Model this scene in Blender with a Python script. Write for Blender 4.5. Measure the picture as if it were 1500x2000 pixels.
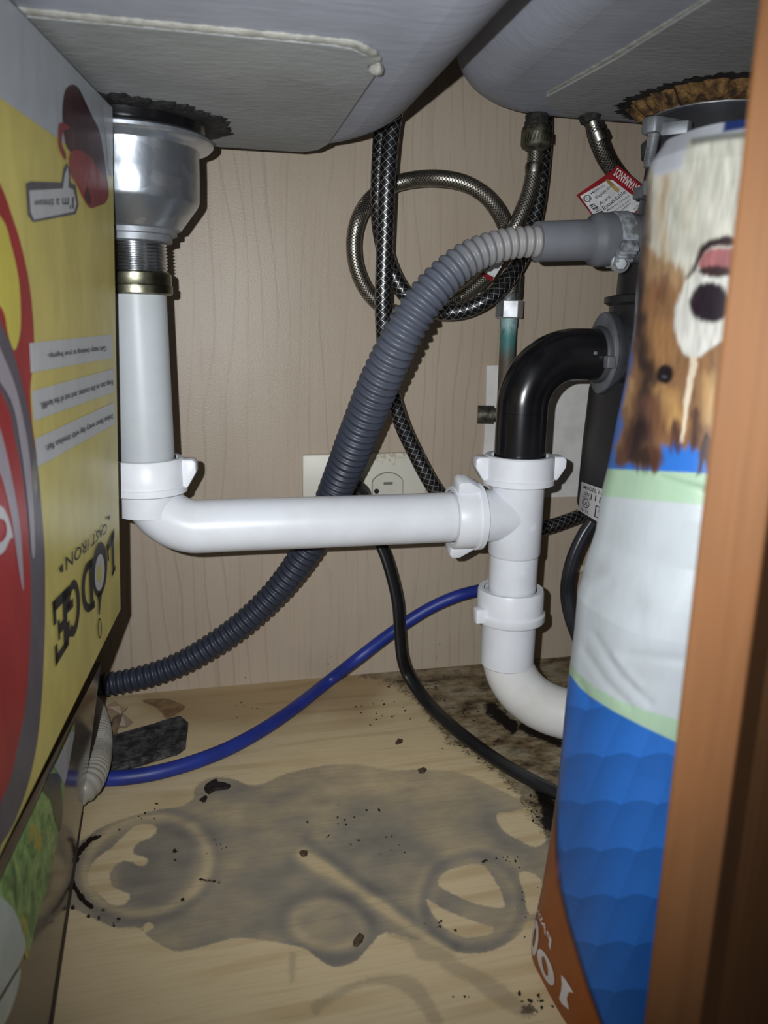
import bpy, bmesh, math, random
import numpy as np
from math import sin, cos, pi, radians, sqrt, atan2, floor
from mathutils import Vector, Matrix
from mathutils.bvhtree import BVHTree
from mathutils.geometry import tessellate_polygon

for o in list(bpy.data.objects):
    bpy.data.objects.remove(o)
SC = bpy.context.scene
COL = SC.collection
random.seed(5); rng = np.random.default_rng(5)

# ------------------------------------------------------------------ camera
FPX = 1500.0
PITCH, YAW, ROLL = radians(13.5), radians(13.0), radians(0.8)
CAM = np.array([0.0, 0.0, 0.33])
FW = np.array([sin(YAW)*cos(PITCH), cos(YAW)*cos(PITCH), -sin(PITCH)])
_r0 = np.array([cos(YAW), -sin(YAW), 0.0]); _u0 = np.cross(_r0, FW)
RT = _r0*cos(ROLL) + _u0*sin(ROLL)
UP = np.cross(RT, FW)
cam = bpy.data.objects.new('camera', bpy.data.cameras.new('camera')); COL.objects.link(cam)
cam.matrix_world = Matrix(((RT[0], UP[0], -FW[0], CAM[0]), (RT[1], UP[1], -FW[1], CAM[1]),
                           (RT[2], UP[2], -FW[2], CAM[2]), (0, 0, 0, 1)))
cd = cam.data
cd.sensor_fit = 'VERTICAL'; cd.sensor_height = 8.0; cd.sensor_width = 6.0
cd.lens = 8.0*FPX/2000.0
cd.clip_start = 0.005; cd.clip_end = 20
cd.dof.use_dof = True; cd.dof.focus_distance = 0.57; cd.dof.aperture_fstop = 2.2
SC.camera = cam

# ------------------------------------------------------------------ light: phone flash beside the lens, faint room light
fl = bpy.data.lights.new('phone_flash', 'SPOT'); FL = bpy.data.objects.new('phone_flash', fl); COL.objects.link(FL)
fl.energy = 11.3; fl.spot_size = radians(97); fl.spot_blend = 1.0; fl.shadow_soft_size = 0.0022
fl.color = (0.945, 0.98, 1.0)
_lp = CAM - 0.025*RT + 0.014*UP
_fd = FW*1.0 + 0.055*RT + 0.06*UP; _fd = _fd/np.linalg.norm(_fd)
_fr = np.cross(_fd, UP); _fr /= np.linalg.norm(_fr); _fu = np.cross(_fr, _fd)
FL.matrix_world = Matrix(((_fr[0], _fu[0], -_fd[0], _lp[0]), (_fr[1], _fu[1], -_fd[1], _lp[1]),
                          (_fr[2], _fu[2], -_fd[2], _lp[2]), (0, 0, 0, 1)))
W = bpy.data.worlds.new('room_light'); SC.world = W; W.use_nodes = True
W.node_tree.nodes['Background'].inputs[0].default_value = (1.0, 0.96, 0.9, 1)
W.node_tree.nodes['Background'].inputs[1].default_value = 0.10
vs = SC.view_settings
SC.display_settings.display_device = 'sRGB'
vs.view_transform = 'Standard'; vs.look = 'None'; vs.gamma = 1.0; vs.use_curve_mapping = False; vs.exposure = 0.0

# ------------------------------------------------------------------ survey helpers: sight lines of the photograph met with real planes
def ray(x, y): return FW + (x-750)/FPX*RT - (y-1000)/FPX*UP
def atY(x, y, Y):
    d = ray(x, y); return CAM + d*((Y-CAM[1])/d[1])
def atZ(x, y, Z):
    d = ray(x, y); return CAM + d*((Z-CAM[2])/d[2])
def atX(x, y, X):
    d = ray(x, y); return CAM + d*((X-CAM[0])/d[0])
def at_plane(x, y, p, n):
    d = ray(x, y); return CAM + d*(np.dot(np.asarray(p)-CAM, n)/np.dot(d, n))
def pix(P):
    q = np.asarray(P, float) - CAM
    z = q@FW
    return 750 + FPX*(q@RT)/z, 1000 - FPX*(q@UP)/z
def camz(P): return float((np.asarray(P)-CAM)@FW)
WALL_Y = 0.68

# ------------------------------------------------------------------ materials
def lin(c):
    c = np.asarray(c, float)/255.0
    return tuple(np.where(c <= 0.04045, c/12.92, ((c+0.055)/1.055)**2.4))
def rgba(c): return (*lin(c), 1.0)
class NT:
    def __init__(s, name):
        s.m = bpy.data.materials.new(name); s.m.use_nodes = True
        s.t = s.m.node_tree; s.n = s.t.nodes; s.l = s.t.links
        s.b = s.n['Principled BSDF']
    def node(s, kind, **kw):
        n = s.n.new(kind)
        for k, v in kw.items():
            if k.startswith('i_'):
                key = k[2:]; key = int(key) if key.isdigit() else key.replace('_', ' ')
                n.inputs[key].default_value = v
            else: setattr(n, k, v)
        return n
    def link(s, a, b): s.l.new(a, b)
    def math(s, op, a, b=None, c=None, clamp=False):
        n = s.n.new('ShaderNodeMath'); n.operation = op; n.use_clamp = clamp
        for i, v in enumerate((a, b, c)):
            if v is None: continue
            if isinstance(v, (int, float)): n.inputs[i].default_value = v
            else: s.link(v, n.inputs[i])
        return n.outputs[0]
    def mix(s, fac, a, b, blend='MIX'):
        n = s.n.new('ShaderNodeMix'); n.data_type = 'RGBA'; n.blend_type = blend
        for sock, v in ((n.inputs['Factor'], fac), (n.inputs[6], a), (n.inputs[7], b)):
            if isinstance(v, (int, float)): sock.default_value = v
            elif isinstance(v, tuple): sock.default_value = v
            else: s.link(v, sock)
        return n.outputs[2]
    def coords(s, kind='Object', scale=(1, 1, 1), rot=(0, 0, 0)):
        tc = s.n.new('ShaderNodeTexCoord'); mp = s.n.new('ShaderNodeMapping')
        mp.inputs['Scale'].default_value = scale; mp.inputs['Rotation'].default_value = rot
        s.link(tc.outputs[kind], mp.inputs['Vector']); return mp.outputs[0]
    def noise(s, vec, scale, detail=3, rough=0.55, dist=0.0):
        n = s.n.new('ShaderNodeTexNoise'); n.inputs['Scale'].default_value = scale
        n.inputs['Detail'].default_value = detail; n.inputs['Roughness'].default_value = rough
        n.inputs['Distortion'].default_value = dist
        s.link(vec, n.inputs['Vector']); return n.outputs['Fac']
    def ramp(s, fac, stops):
        n = s.n.new('ShaderNodeValToRGB'); e = n.color_ramp.elements
        while len(e) < len(stops): e.new(0.5)
        for el, (p, c) in zip(e, stops):
            el.position = p; el.color = c if isinstance(c, tuple) else (c, c, c, 1)
        s.link(fac, n.inputs[0]); return n.outputs[0]
    def sstep(s, x, a, b):
        n = s.n.new('ShaderNodeMapRange'); n.interpolation_type = 'SMOOTHSTEP'
        n.inputs['From Min'].default_value = a; n.inputs['From Max'].default_value = b
        s.link(x, n.inputs['Value']); return n.outputs[0]
    def attr(s, name):
        n = s.n.new('ShaderNodeAttribute'); n.attribute_name = name; return n
    def bump(s, h, strength=0.3, dist=0.001, normal=None):
        n = s.n.new('ShaderNodeBump'); n.inputs['Strength'].default_value = strength
        n.inputs['Distance'].default_value = dist
        s.link(h, n.inputs['Height'])
        if normal is not None: s.link(normal, n.inputs['Normal'])
        s.link(n.outputs[0], s.b.inputs['Normal']); return n.outputs[0]
    def col(s, c):
        if isinstance(c, tuple): s.b.inputs['Base Color'].default_value = c
        else: s.link(c, s.b.inputs['Base Color'])
    def set(s, rough=0.5, metal=0.0, spec=0.5, **kw):
        s.b.inputs['Roughness'].default_value = rough; s.b.inputs['Metallic'].default_value = metal
        s.b.inputs['Specular IOR Level'].default_value = spec
        for k, v in kw.items(): s.b.inputs[k.replace('_', ' ')].default_value = v

def plain(name, c1, c2=None, rough=0.5, metal=0.0, spec=0.5, scale=60, bump=0.0, bscale=400, bdist=0.0005, lo=0.35, hi=0.65, aniso=None):
    """paint / plastic / metal with a mottled tone and fine relief"""
    m = NT(name); v = m.coords('Object', aniso or (1, 1, 1))
    c2 = c2 or tuple(int(x*0.9) for x in c1)
    f = m.noise(v, scale, 4, 0.6)
    m.col(m.mix(m.sstep(f, lo, hi), rgba(c1), rgba(c2)))
    m.set(rough, metal, spec)
    if bump: m.bump(m.noise(v, bscale, 3, 0.6), bump, bdist)
    return m.m

M = {}
M['pvc'] = plain('white_pvc', (226, 229, 236), (218, 220, 226), 0.33, spec=0.4, scale=25, bump=0.04, bscale=300)
M['pvc_grey'] = plain('greyish_white_pvc', (186, 192, 196), (180, 184, 188), 0.4, spec=0.35, scale=18)  # tailpiece plastic, a greyer white than the level pipe
M['pvc_nut'] = plain('white_nut_plastic', (230, 232, 238), (222, 224, 230), 0.38, spec=0.4, scale=30, bump=0.05, bscale=260)
M['pvc_trap'] = plain('white_trap_plastic', (226, 225, 224), (212, 208, 200), 0.4, spec=0.4, scale=18, lo=0.45, hi=0.8)
M['abs'] = plain('black_plastic_pipe', (14, 14, 17), (26, 26, 29), 0.22, spec=0.5, scale=14, bump=0.05, bscale=120)
M['disposal'] = plain('dark_grey_painted_metal', (50, 50, 54), (40, 40, 43), 0.38, spec=0.5, scale=12, bump=0.08, bscale=90)
M['disposal_cast'] = plain('dusty_black_casting', (66, 67, 72), (48, 48, 52), 0.55, scale=20, bump=0.15, bscale=500)
M['gasket_grey'] = plain('grey_metal_flange', (120, 122, 128), (98, 100, 105), 0.45, metal=0.3, scale=40)
M['putty'] = plain('brown_plumbers_putty', (150, 114, 66), (44, 28, 16), 0.8, scale=75, bump=0.9, bscale=160, bdist=0.003)
M['tar'] = plain('black_sealant', (22, 21, 22), (45, 44, 44), 0.7, scale=90, bump=0.8, bscale=260, bdist=0.003)
M['zinc_ring'] = plain('zinc_casting', (150, 154, 160), (120, 124, 130), 0.5, metal=0.55, scale=40, bump=0.2, bscale=200)
M['steel'] = plain('bright_steel', (205, 208, 212), (165, 168, 172), 0.25, metal=0.75, scale=80)
M['steel_thread'] = plain('threaded_steel', (215, 218, 222), (190, 192, 196), 0.2, metal=1.0, scale=80)
M['steel_dull'] = plain('dull_steel', (150, 148, 142), (104, 102, 96), 0.36, metal=1.0, scale=90)
M['brass_old'] = plain('tarnished_brass_nut', (150, 148, 128), (104, 104, 88), 0.33, metal=1.0, scale=70, bump=0.15, bscale=220)
M['corroded'] = plain('corroded_fitting', (92, 88, 74), (38, 36, 32), 0.55, metal=0.5, scale=130, bump=0.6, bscale=300, bdist=0.001)
M['corroded_black'] = plain('black_crusted_fitting', (44, 42, 38), (22, 22, 20), 0.75, scale=160, bump=1.0, bscale=240, bdist=0.003)
def hose_mat():
    m = NT('slate_grey_hose_plastic'); tc = m.node('ShaderNodeTexCoord'); sp = m.node('ShaderNodeSeparateXYZ'); m.link(tc.outputs['UV'], sp.inputs[0])
    n = m.noise(m.coords('Object'), 18, 3)
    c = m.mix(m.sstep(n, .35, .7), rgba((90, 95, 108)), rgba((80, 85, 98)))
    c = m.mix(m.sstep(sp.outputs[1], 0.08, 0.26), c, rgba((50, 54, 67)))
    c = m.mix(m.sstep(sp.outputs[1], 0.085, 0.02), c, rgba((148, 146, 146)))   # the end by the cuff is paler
    m.col(c); m.set(0.42, spec=0.45); return m.m
M['hose_grey'] = hose_mat()
M['cuff'] = plain('grey_rubber', (112, 114, 120), (98, 100, 106), 0.55, spec=0.35, scale=20, bump=0.08, bscale=900)
M['hose_clear'] = plain('milky_hose_plastic', (176, 172, 162), (146, 142, 132), 0.4, scale=20)
M['cord'] = plain('black_rubber_cord', (28, 28, 31), (17, 17, 19), 0.42, scale=30)
M['cord_sheen'] = plain('dark_vinyl_cord', (48, 48, 54), (34, 34, 39), 0.3, scale=30)
M['blue_tube'] = plain('blue_tubing', (34, 52, 142), (28, 42, 116), 0.45, scale=20)
M['outlet'] = plain('ivory_outlet_plastic', (206, 202, 190), (196, 192, 180), 0.35, scale=30)
def plate_mat():
    m = NT('ivory_plate_with_water_stain'); o = m.coords('Object'); sp = m.node('ShaderNodeSeparateXYZ'); m.link(o, sp.inputs[0])
    n = m.noise(o, 210, 4, 0.7, 0.8)
    k = m.math('MULTIPLY', m.sstep(sp.outputs['Z'], 0.012, 0.034), m.sstep(m.math('ABSOLUTE', m.math('SUBTRACT', sp.outputs['X'], 0.022)), 0.032, 0.008))
    st = m.sstep(m.math('SUBTRACT', n, m.math('MULTIPLY_ADD', k, -0.35, 0.80)), 0.0, 0.05)
    m.col(m.mix(m.math('MULTIPLY', st, 0.6), rgba((206, 202, 190)), rgba((160, 148, 116)))); m.set(0.4, spec=0.4); return m.m
M['plate'] = plate_mat()
M['dark_hole'] = plain('dark_slot', (30, 28, 26), (20, 18, 17), 0.8)
M['slot_grey'] = plain('recessed_slot', (120, 118, 112), (100, 98, 92), 0.7)
M['peg'] = plain('ivory_peg', (214, 206, 188), (200, 190, 170), 0.5)
M['patch'] = None
M['slate'] = plain('charred_slab', (78, 76, 76), (30, 29, 30), 0.75, scale=120, bump=1.0, bscale=150, bdist=0.003)
M['tape'] = plain('torn_tape', (150, 130, 104), (110, 92, 72), 0.5, scale=60)
M['veneer'] = plain('torn_brown_film', (150, 122, 88), (120, 94, 66), 0.6, scale=80)
M['chip'] = plain('brown_flake', (92, 72, 50), (54, 40, 28), 0.8, scale=300, bump=0.5)
M['black_chip'] = plain('black_flake', (34, 22, 20), (20, 13, 12), 0.8, scale=300, bump=0.6)
M['tag_red'] = plain('dark_red_card', (136, 26, 34), (112, 22, 30), 0.35, scale=40)
M['tag_white'] = plain('white_card', (205, 204, 204), (178, 178, 180), 0.35, scale=60)
M['ink'] = plain('black_ink', (26, 24, 26), (32, 30, 32), 0.5)
M['ink_white'] = plain('white_ink', (214, 208, 206), (200, 194, 192), 0.5)
M['glue'] = plain('dried_glue', (168, 140, 84), (120, 96, 50), 0.4, scale=90)
M['sticker'] = plain('white_sticker', (196, 194, 196), (186, 184, 186), 0.4, scale=50)
def wood_mat():
    m = NT('orange_cherry_wood'); v = m.coords('Object', (60, 60, 3))
    f = m.noise(v, 2.2, 5, 0.6, 0.6); g = m.noise(m.coords('Object', (14, 14, 9)), 2.0, 2)
    c = m.mix(m.sstep(f, 0.3, 0.7), rgba((104, 71, 44)), rgba((93, 62, 38)))
    c = m.mix(m.math('MULTIPLY', m.sstep(g, 0.4, 0.75), 0.35), c, rgba((112, 70, 40)))
    m.col(c); m.set(0.6, spec=0.15); m.bump(f, 0.05, 0.0004); return m.m
M['wood'] = wood_mat()
def lam_mat():
    """beige maple-print laminate with vertical grain, an orange-peel skin and splashed dirt"""
    m = NT('beige_maple_laminate')
    v = m.coords('Object', (1, 1, 0.22))
    w = m.node('ShaderNodeTexWave', wave_type='BANDS', bands_direction='X', wave_profile='SAW')
    w.inputs['Scale'].default_value = 22; w.inputs['Distortion'].default_value = 13
    w.inputs['Detail'].default_value = 2.0; w.inputs['Detail Scale'].default_value = 0.7
    m.link(v, w.inputs['Vector'])
    line = m.sstep(w.outputs['Fac'], 0.80, 1.0)
    fine = m.noise(m.coords('Object', (1, 1, 0.03)), 420, 3, 0.6)
    blot = m.noise(m.coords('Object', (1, 1, 0.5)), 9, 3)
    c = m.mix(m.sstep(blot, 0.3, 0.7), rgba((178, 164, 147)), rgba((169, 154, 137)))
    c = m.mix(m.math('MULTIPLY', m.math('MULTIPLY', line, m.sstep(m.noise(m.coords('Object', (1, 1, .3)), 14, 3), 0.35, 0.6)), 0.30), c, rgba((128, 100, 76)))
    c = m.mix(m.math('MULTIPLY', m.sstep(fine, 0.5, 0.75), 0.28), c, rgba((158, 132, 108)))
    # flecks of dirt, thicker towards the foot of the panel
    sp = m.node('ShaderNodeSeparateXYZ'); m.link(m.coords('Object'), sp.inputs[0])
    n1 = m.noise(m.coords('Object'), 260, 4, 0.7); n2 = m.noise(m.coords('Object', (1, 1, .8)), 22, 2)
    low = m.sstep(sp.outputs['Z'], 0.24, 0.0)
    thr = m.math('MULTIPLY_ADD', m.math('MULTIPLY', low, m.sstep(n2, 0.42, 0.7)), -0.17, 0.78)
    dirt = m.math('MULTIPLY', m.sstep(m.math('SUBTRACT', n1, thr), 0.0, 0.05), 0.75)
    c = m.mix(dirt, c, rgba((78, 52, 34)))
    m.col(c)
    op = m.noise(m.coords('Object'), 700, 2, 0.5)
    m.set(0.42, spec=0.35); m.bump(op, 0.30, 0.0006)
    return m.m
M['laminate'] = lam_mat()
M['side_panel'] = plain('cabinet_side_panel', (176, 150, 120), (160, 134, 104), 0.5, scale=6)
def patch_mat():
    m = NT('scuffed_white_board'); v = m.coords('Object')
    f = m.noise(v, 40, 4); s = m.noise(m.coords('Object', (1, 1, 2)), 160, 5, 0.75)
    c = m.mix(m.sstep(f, 0.35, 0.7), rgba((214, 211, 208)), rgba((198, 195, 192)))
    c = m.mix(m.math('MULTIPLY', m.sstep(s, 0.68, 0.74), 0.7), c, rgba((60, 56, 52)))
    m.col(c); m.set(0.6, spec=0.3); m.bump(f, 0.1, 0.001); return m.m
M['patch'] = patch_mat()
def sink_mat(name, c1, c2, bs, bstr, streak=(1, 1, 1), rough=0.55):
    m = NT(name); v = m.coords('Object', streak)
    a = m.noise(v, bs, 4, 0.6); b = m.noise(m.coords('Object'), 14, 4)
    c = m.mix(m.sstep(b, 0.35, 0.7), rgba(c1), rgba(c2))
    sc = m.noise(m.coords('Object', (1.0, 2.0, 1)), 70, 5, 0.8)
    c = m.mix(m.math('MULTIPLY', m.sstep(sc, 0.70, 0.78), 0.5), c, rgba((208, 208, 206)))
    m.col(c); m.set(rough, spec=0.3); m.bump(a, bstr, 0.0012); return m.m
M['sink'] = sink_mat('grey_sink_undercoat', (168, 172, 186), (156, 159, 171), 90, 0.35, (0.5, 1.6, 1))
M['pad'] = sink_mat('grey_sound_pad', (160, 163, 164), (146, 148, 149), 190, 0.5, (0.6, 1.3, 1), 0.7)
M['pad_edge'] = plain('pale_pad_edge', (168, 167, 160), (146, 145, 138), 0.8, scale=160, bump=0.9, bscale=420)
def galv_mat():
    m = NT('galvanised_strainer_cup'); v = m.coords('Object', (1, 1, 0.8))
    vo = m.node('ShaderNodeTexVoronoi'); vo.inputs['Scale'].default_value = 60
    nd = m.noise(v, 50, 3); ad = m.node('ShaderNodeVectorMath', operation='ADD')
    sc = m.node('ShaderNodeVectorMath', operation='SCALE'); sc.inputs['Scale'].default_value = 0.03
    cb = m.node('ShaderNodeCombineXYZ'); m.link(nd, cb.inputs[0]); m.link(nd, cb.inputs[1]); m.link(cb.outputs[0], sc.inputs[0])
    m.link(v, ad.inputs[0]); m.link(sc.outputs[0], ad.inputs[1]); m.link(ad.outputs[0], vo.inputs['Vector'])
    sp = m.node('ShaderNodeSeparateColor'); m.link(vo.outputs['Color'], sp.inputs[0])
    c = m.mix(sp.outputs[0], rgba((176, 184, 194)), rgba((200, 207, 217)))
    m.col(c); m.set(0.3, 0.92)
    m.link(m.math('MULTIPLY_ADD', sp.outputs[1], 0.03, 0.29), m.b.inputs['Roughness'])
    m.bump(m.noise(v, 45, 3), 0.25, 0.002); return m.m
M['galv'] = galv_mat()
def braid_mat(name, base, wire, nu, nv, width, rough=0.3, metal=0.9, basem=0.0):
    """two families of wires winding round the hose; UV.x runs once round, UV.y is metres along it"""
    m = NT(name); tc = m.node('ShaderNodeTexCoord'); sp = m.node('ShaderNodeSeparateXYZ'); m.link(tc.outputs['UV'], sp.inputs[0])
    u = m.math('MULTIPLY', sp.outputs[0], nu); v = m.math('MULTIPLY', sp.outputs[1], nv)
    def fam(sgn):
        t = m.math('FRACT', m.math('MULTIPLY_ADD', v, sgn, u))
        d = m.math('ABSOLUTE', m.math('SUBTRACT', t, 0.5))
        return m.sstep(d, width, width*0.45)
    w = m.math('MAXIMUM', fam(1.0), fam(-1.0))
    c = m.mix(w, rgba(base), rgba(wire)); m.col(c)
    m.set(rough, 0.0, 0.5)
    m.link(m.math('MULTIPLY_ADD', w, metal-basem, basem), m.b.inputs['Metallic'])
    m.bump(w, 0.8, 0.0007); return m.m
M['braid_net'] = braid_mat('black_hose_with_wire_net', (16, 16, 18), (205, 205, 208), 6, 165, 0.075, 0.34, 1.0)
M['braid_steel'] = braid_mat('steel_braid', (36, 34, 32), (172, 166, 154), 12, 420, 0.28, 0.36, 1.0, 0.2)
M['braid_dark'] = braid_mat('dark_steel_braid', (24, 23, 22), (160, 156, 148), 12, 420, 0.24, 0.34, 1.0, 0.2)
def verd_mat():
    m = NT('verdigris_copper'); n = m.noise(m.coords('Object', (1, 1, .5)), 120, 5, 0.7)
    sp = m.node('ShaderNodeSeparateXYZ'); m.link(m.coords('Object'), sp.inputs[0])
    h = m.sstep(sp.outputs['Z'], 0.060, 0.085)
    f = m.math('MULTIPLY', h, m.sstep(n, 0.25, 0.5))
    c = m.mix(f, rgba((88, 80, 68)), rgba((72, 128, 128)))
    c = m.mix(m.math('MULTIPLY', m.sstep(sp.outputs['Z'], 0.082, 0.094), m.sstep(n, 0.4, 0.55)), c, rgba((150, 178, 178)))
    m.col(c); m.set(0.6, 0.2); m.bump(n, 0.5, 0.0015); return m.m
M['verdigris'] = verd_mat()
def carton_mat(name, c1, c2, rough=0.32):
    m = NT(name); v = m.coords('Object', (1, 1, 0.35)); n = m.noise(v, 55, 4, 0.65)
    sc = m.noise(m.coords('Object', (1, 1, 0.4)), 34, 5, 0.7)
    c = m.mix(m.sstep(n, 0.3, 0.7), rgba(c1), rgba(c2))
    c = m.mix(m.math('MULTIPLY', m.sstep(sc, 0.62, 0.74), 0.35), c, rgba((208, 200, 170)))
    m.col(c); m.set(rough, spec=0.5); m.bump(sc, 0.12, 0.003); return m.m
M['yellow'] = carton_mat('yellow_printed_card', (194, 181, 102), (178, 165, 92))
M['card_white'] = carton_mat('white_printed_card', (178, 180, 184), (168, 170, 174))
M['card_grey'] = carton_mat('grey_printed_card', (166, 170, 176), (156, 160, 166))
M['card_red'] = carton_mat('red_printed_card', (150, 36, 40), (134, 30, 36))
M['card_darkred'] = carton_mat('deep_red_print', (112, 26, 30), (96, 24, 28))
M['card_rim'] = carton_mat('grey_rim_print', (86, 82, 92), (72, 68, 78))
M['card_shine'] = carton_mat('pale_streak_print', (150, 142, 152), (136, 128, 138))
M['card_bright'] = carton_mat('bright_yellow_print', (192, 182, 80), (180, 168, 72))
M['card_maroon'] = carton_mat('maroon_print', (70, 36, 42), (52, 28, 34))
M['card_meat'] = carton_mat('brick_red_print', (140, 52, 52), (118, 44, 46))
M['card_plain'] = plain('brown_card', (150, 126, 92), (140, 116, 84), 0.8)
M['clear_edge'] = plain('dark_card_edge', (56, 46, 36), (40, 33, 27), 0.35)  # dark strip along the foot of the printed box
def leaf_mat():
    m = NT('green_leaf_print'); v = m.coords('Object'); n = m.noise(v, 90, 5, 0.7, 1.2); k = m.noise(v, 38, 2)
    c = m.ramp(n, [(0.3, rgba((52, 76, 44))), (0.48, rgba((112, 150, 78))), (0.6, rgba((150, 182, 112))), (0.72, rgba((178, 182, 96)))])
    c = m.mix(m.math('MULTIPLY', m.sstep(k, .62, .7), .8), c, rgba((190, 160, 50)))
    m.col(c); m.set(0.35); return m.m
M['leaf'] = leaf_mat()

M['mint'] = plain('pale_mint_plastic', (196, 206, 200), (184, 196, 190), 0.4)
M['paint_attr'] = None

# ------------------------------------------------------------------ mesh helpers
LOC = {}
def tag(o, label=None, cat=None, group=None, kind=None):
    if label: o['label'] = label
    if cat: o['category'] = cat
    if group: o['group'] = group
    if kind: o['kind'] = kind
    return o
def empty(name, loc, label, cat, group=None):
    o = bpy.data.objects.new(name, None); COL.objects.link(o); o.empty_display_size = 0.02
    o.location = [float(v) for v in loc]; LOC[o] = np.array(loc, float)
    return tag(o, label, cat, group)
def link(name, me, mat, parent=None, base=None, smooth=True, label=None):
    """me holds world coordinates; the object's own origin goes to its base or its parent's"""
    o = bpy.data.objects.new(name, me); COL.objects.link(o)
    if parent is not None:
        off = LOC[parent]; o.parent = parent; LOC[o] = off
    else:
        off = np.zeros(3) if base is None else np.array(base, float)
        o.location = [float(v) for v in off]; LOC[o] = off
    me.transform(Matrix.Translation([-float(v) for v in off]))
    if mat is not None:
        if not me.materials: me.materials.append(mat)
    if smooth:
        for p in me.polygons: p.use_smooth = True
        me.set_sharp_from_angle(angle=radians(40))
    if label: o['label'] = label
    return o
def mesh(verts, faces, name='m'):
    me = bpy.data.meshes.new(name)
    me.from_pydata([tuple(float(c) for c in v) for v in verts], [], [tuple(f) for f in faces]); me.update(); return me
def unit(v): v = np.asarray(v, float); return v/np.linalg.norm(v)
def frame(d):
    d = unit(d); a = np.array([0, 0, 1.0]) if abs(d[2]) < 0.9 else np.array([0, 1.0, 0])
    x = unit(np.cross(a, d)); return x, np.cross(d, x), d
def lathe(profile, org, axis=(0, 0, 1), n=40, cap0=True, cap1=True, x=None, rfun=None):
    """profile: (t along axis, radius)"""
    X, Y_, D = frame(axis)
    if x is not None: X = unit(np.asarray(x) - D*np.dot(x, D)); Y_ = np.cross(D, X)
    V = []; Fc = []
    for t, r in profile:
        for k in range(n):
            a = 2*pi*k/n; rr = r*(rfun(a) if rfun else 1)
            V.append(np.asarray(org) + D*t + X*rr*cos(a) + Y_*rr*sin(a))
    m_ = len(profile)
    for i in range(m_-1):
        for k in range(n):
            Fc.append((i*n+k, i*n+(k+1) % n, (i+1)*n+(k+1) % n, (i+1)*n+k))
    if cap0: Fc.append(tuple(range(n-1, -1, -1)))
    if cap1: Fc.append(tuple((m_-1)*n+k for k in range(n)))
    return V, Fc
def catmull(P, n):
    P = np.asarray(P, float); Q = np.vstack([2*P[0]-P[1], P, 2*P[-1]-P[-2]])
    out = []
    seg = len(P)-1; per = max(4, n//seg)
    for i in range(seg):
        p0, p1, p2, p3 = Q[i:i+4]
        for t in np.linspace(0, 1, per, endpoint=False):
            out.append(0.5*((2*p1) + (-p0+p2)*t + (2*p0-5*p1+4*p2-p3)*t*t + (-p0+3*p1-3*p2+p3)*t**3))
    out.append(P[-1]); return np.array(out)
def resample(C, n):
    d = np.r_[0, np.cumsum(np.linalg.norm(np.diff(C, axis=0), axis=1))]
    s = np.linspace(0, d[-1], n)
    return np.stack([np.interp(s, d, C[:, k]) for k in range(3)], 1), s
def smooth_path(C, it=3):
    C = C.copy()
    for _ in range(it): C[1:-1] = 0.25*C[:-2] + 0.5*C[1:-1] + 0.25*C[2:]
    return C
def tube(P, radius, n=16, samples=160, cross=None, uv=True, up=None, closed=True, relax=4):
    """tube along control points; radius: number, or function of (s metres, total); cross: (k,2) outline instead of a circle"""
    C, s = resample(smooth_path(catmull(P, 400), relax), samples)
    T = np.gradient(C, axis=0); T /= np.linalg.norm(T, axis=1)[:, None]
    N = np.zeros_like(C); a = np.array([0, 1.0, 0]) if up is None else np.asarray(up, float)
    N[0] = unit(a - T[0]*np.dot(a, T[0]))
    for i in range(1, len(C)):
        v = N[i-1] - T[i]*np.dot(N[i-1], T[i]); N[i] = v/np.linalg.norm(v)
    B = np.cross(T, N)
    if cross is None:
        ang = np.linspace(0, 2*pi, n, endpoint=False); cr = np.stack([np.cos(ang), np.sin(ang)], 1)
    else: cr = np.asarray(cross, float); n = len(cr)
    L = s[-1]
    rad = np.array([radius(q, L) if callable(radius) else radius for q in s])
    V = C[:, None, :] + rad[:, None, None]*(cr[None, :, 0, None]*N[:, None, :] + cr[None, :, 1, None]*B[:, None, :])
    V = V.reshape(-1, 3); m_ = len(C)
    i, k = np.meshgrid(np.arange(m_-1), np.arange(n), indexing='ij')
    F_ = np.stack([i*n+k, i*n+(k+1) % n, (i+1)*n+(k+1) % n, (i+1)*n+k], -1).reshape(-1, 4).tolist()
    if closed:
        F_.append(list(range(n-1, -1, -1))); F_.append([(m_-1)*n+q for q in range(n)])
    me = mesh(V, F_)
    if uv:
        ul = me.uv_layers.new(name='UVMap'); nl = (m_-1)*n
        uu = np.zeros((len(me.loops), 2), np.float32)
        ii = i.reshape(-1); kk = k.reshape(-1)
        quad = np.stack([np.stack([kk/n, s[ii]], 1), np.stack([(kk+1)/n, s[ii]], 1), np.stack([(kk+1)/n, s[ii+1]], 1), np.stack([kk/n, s[ii+1]], 1)], 1)
        uu[:nl*4] = quad.reshape(-1, 2)
        ul.data.foreach_set('uv', uu.reshape(-1))
    return me
def box(lo, hi, bev=0.0, R=None, org=(0, 0, 0)):
    bm = bmesh.new(); bmesh.ops.create_cube(bm, size=1.0)
    lo = np.array(lo, float); hi = np.array(hi, float)
    for v in bm.verts:
        v.co = Vector([(lo[i]+hi[i])/2 + v.co[i]*(hi[i]-lo[i]) for i in range(3)])
    if bev: bmesh.ops.bevel(bm, geom=bm.edges[:], offset=bev, segments=2, affect='EDGES', profile=0.5)
    me = bpy.data.meshes.new('m'); bm.to_mesh(me); bm.free()
    if R is not None:
        A = np.array(R, float)
        me.transform(Matrix(((A[0][0], A[1][0], A[2][0], org[0]), (A[0][1], A[1][1], A[2][1], org[1]), (A[0][2], A[1][2], A[2][2], org[2]), (0, 0, 0, 1))))
    return me
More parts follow.
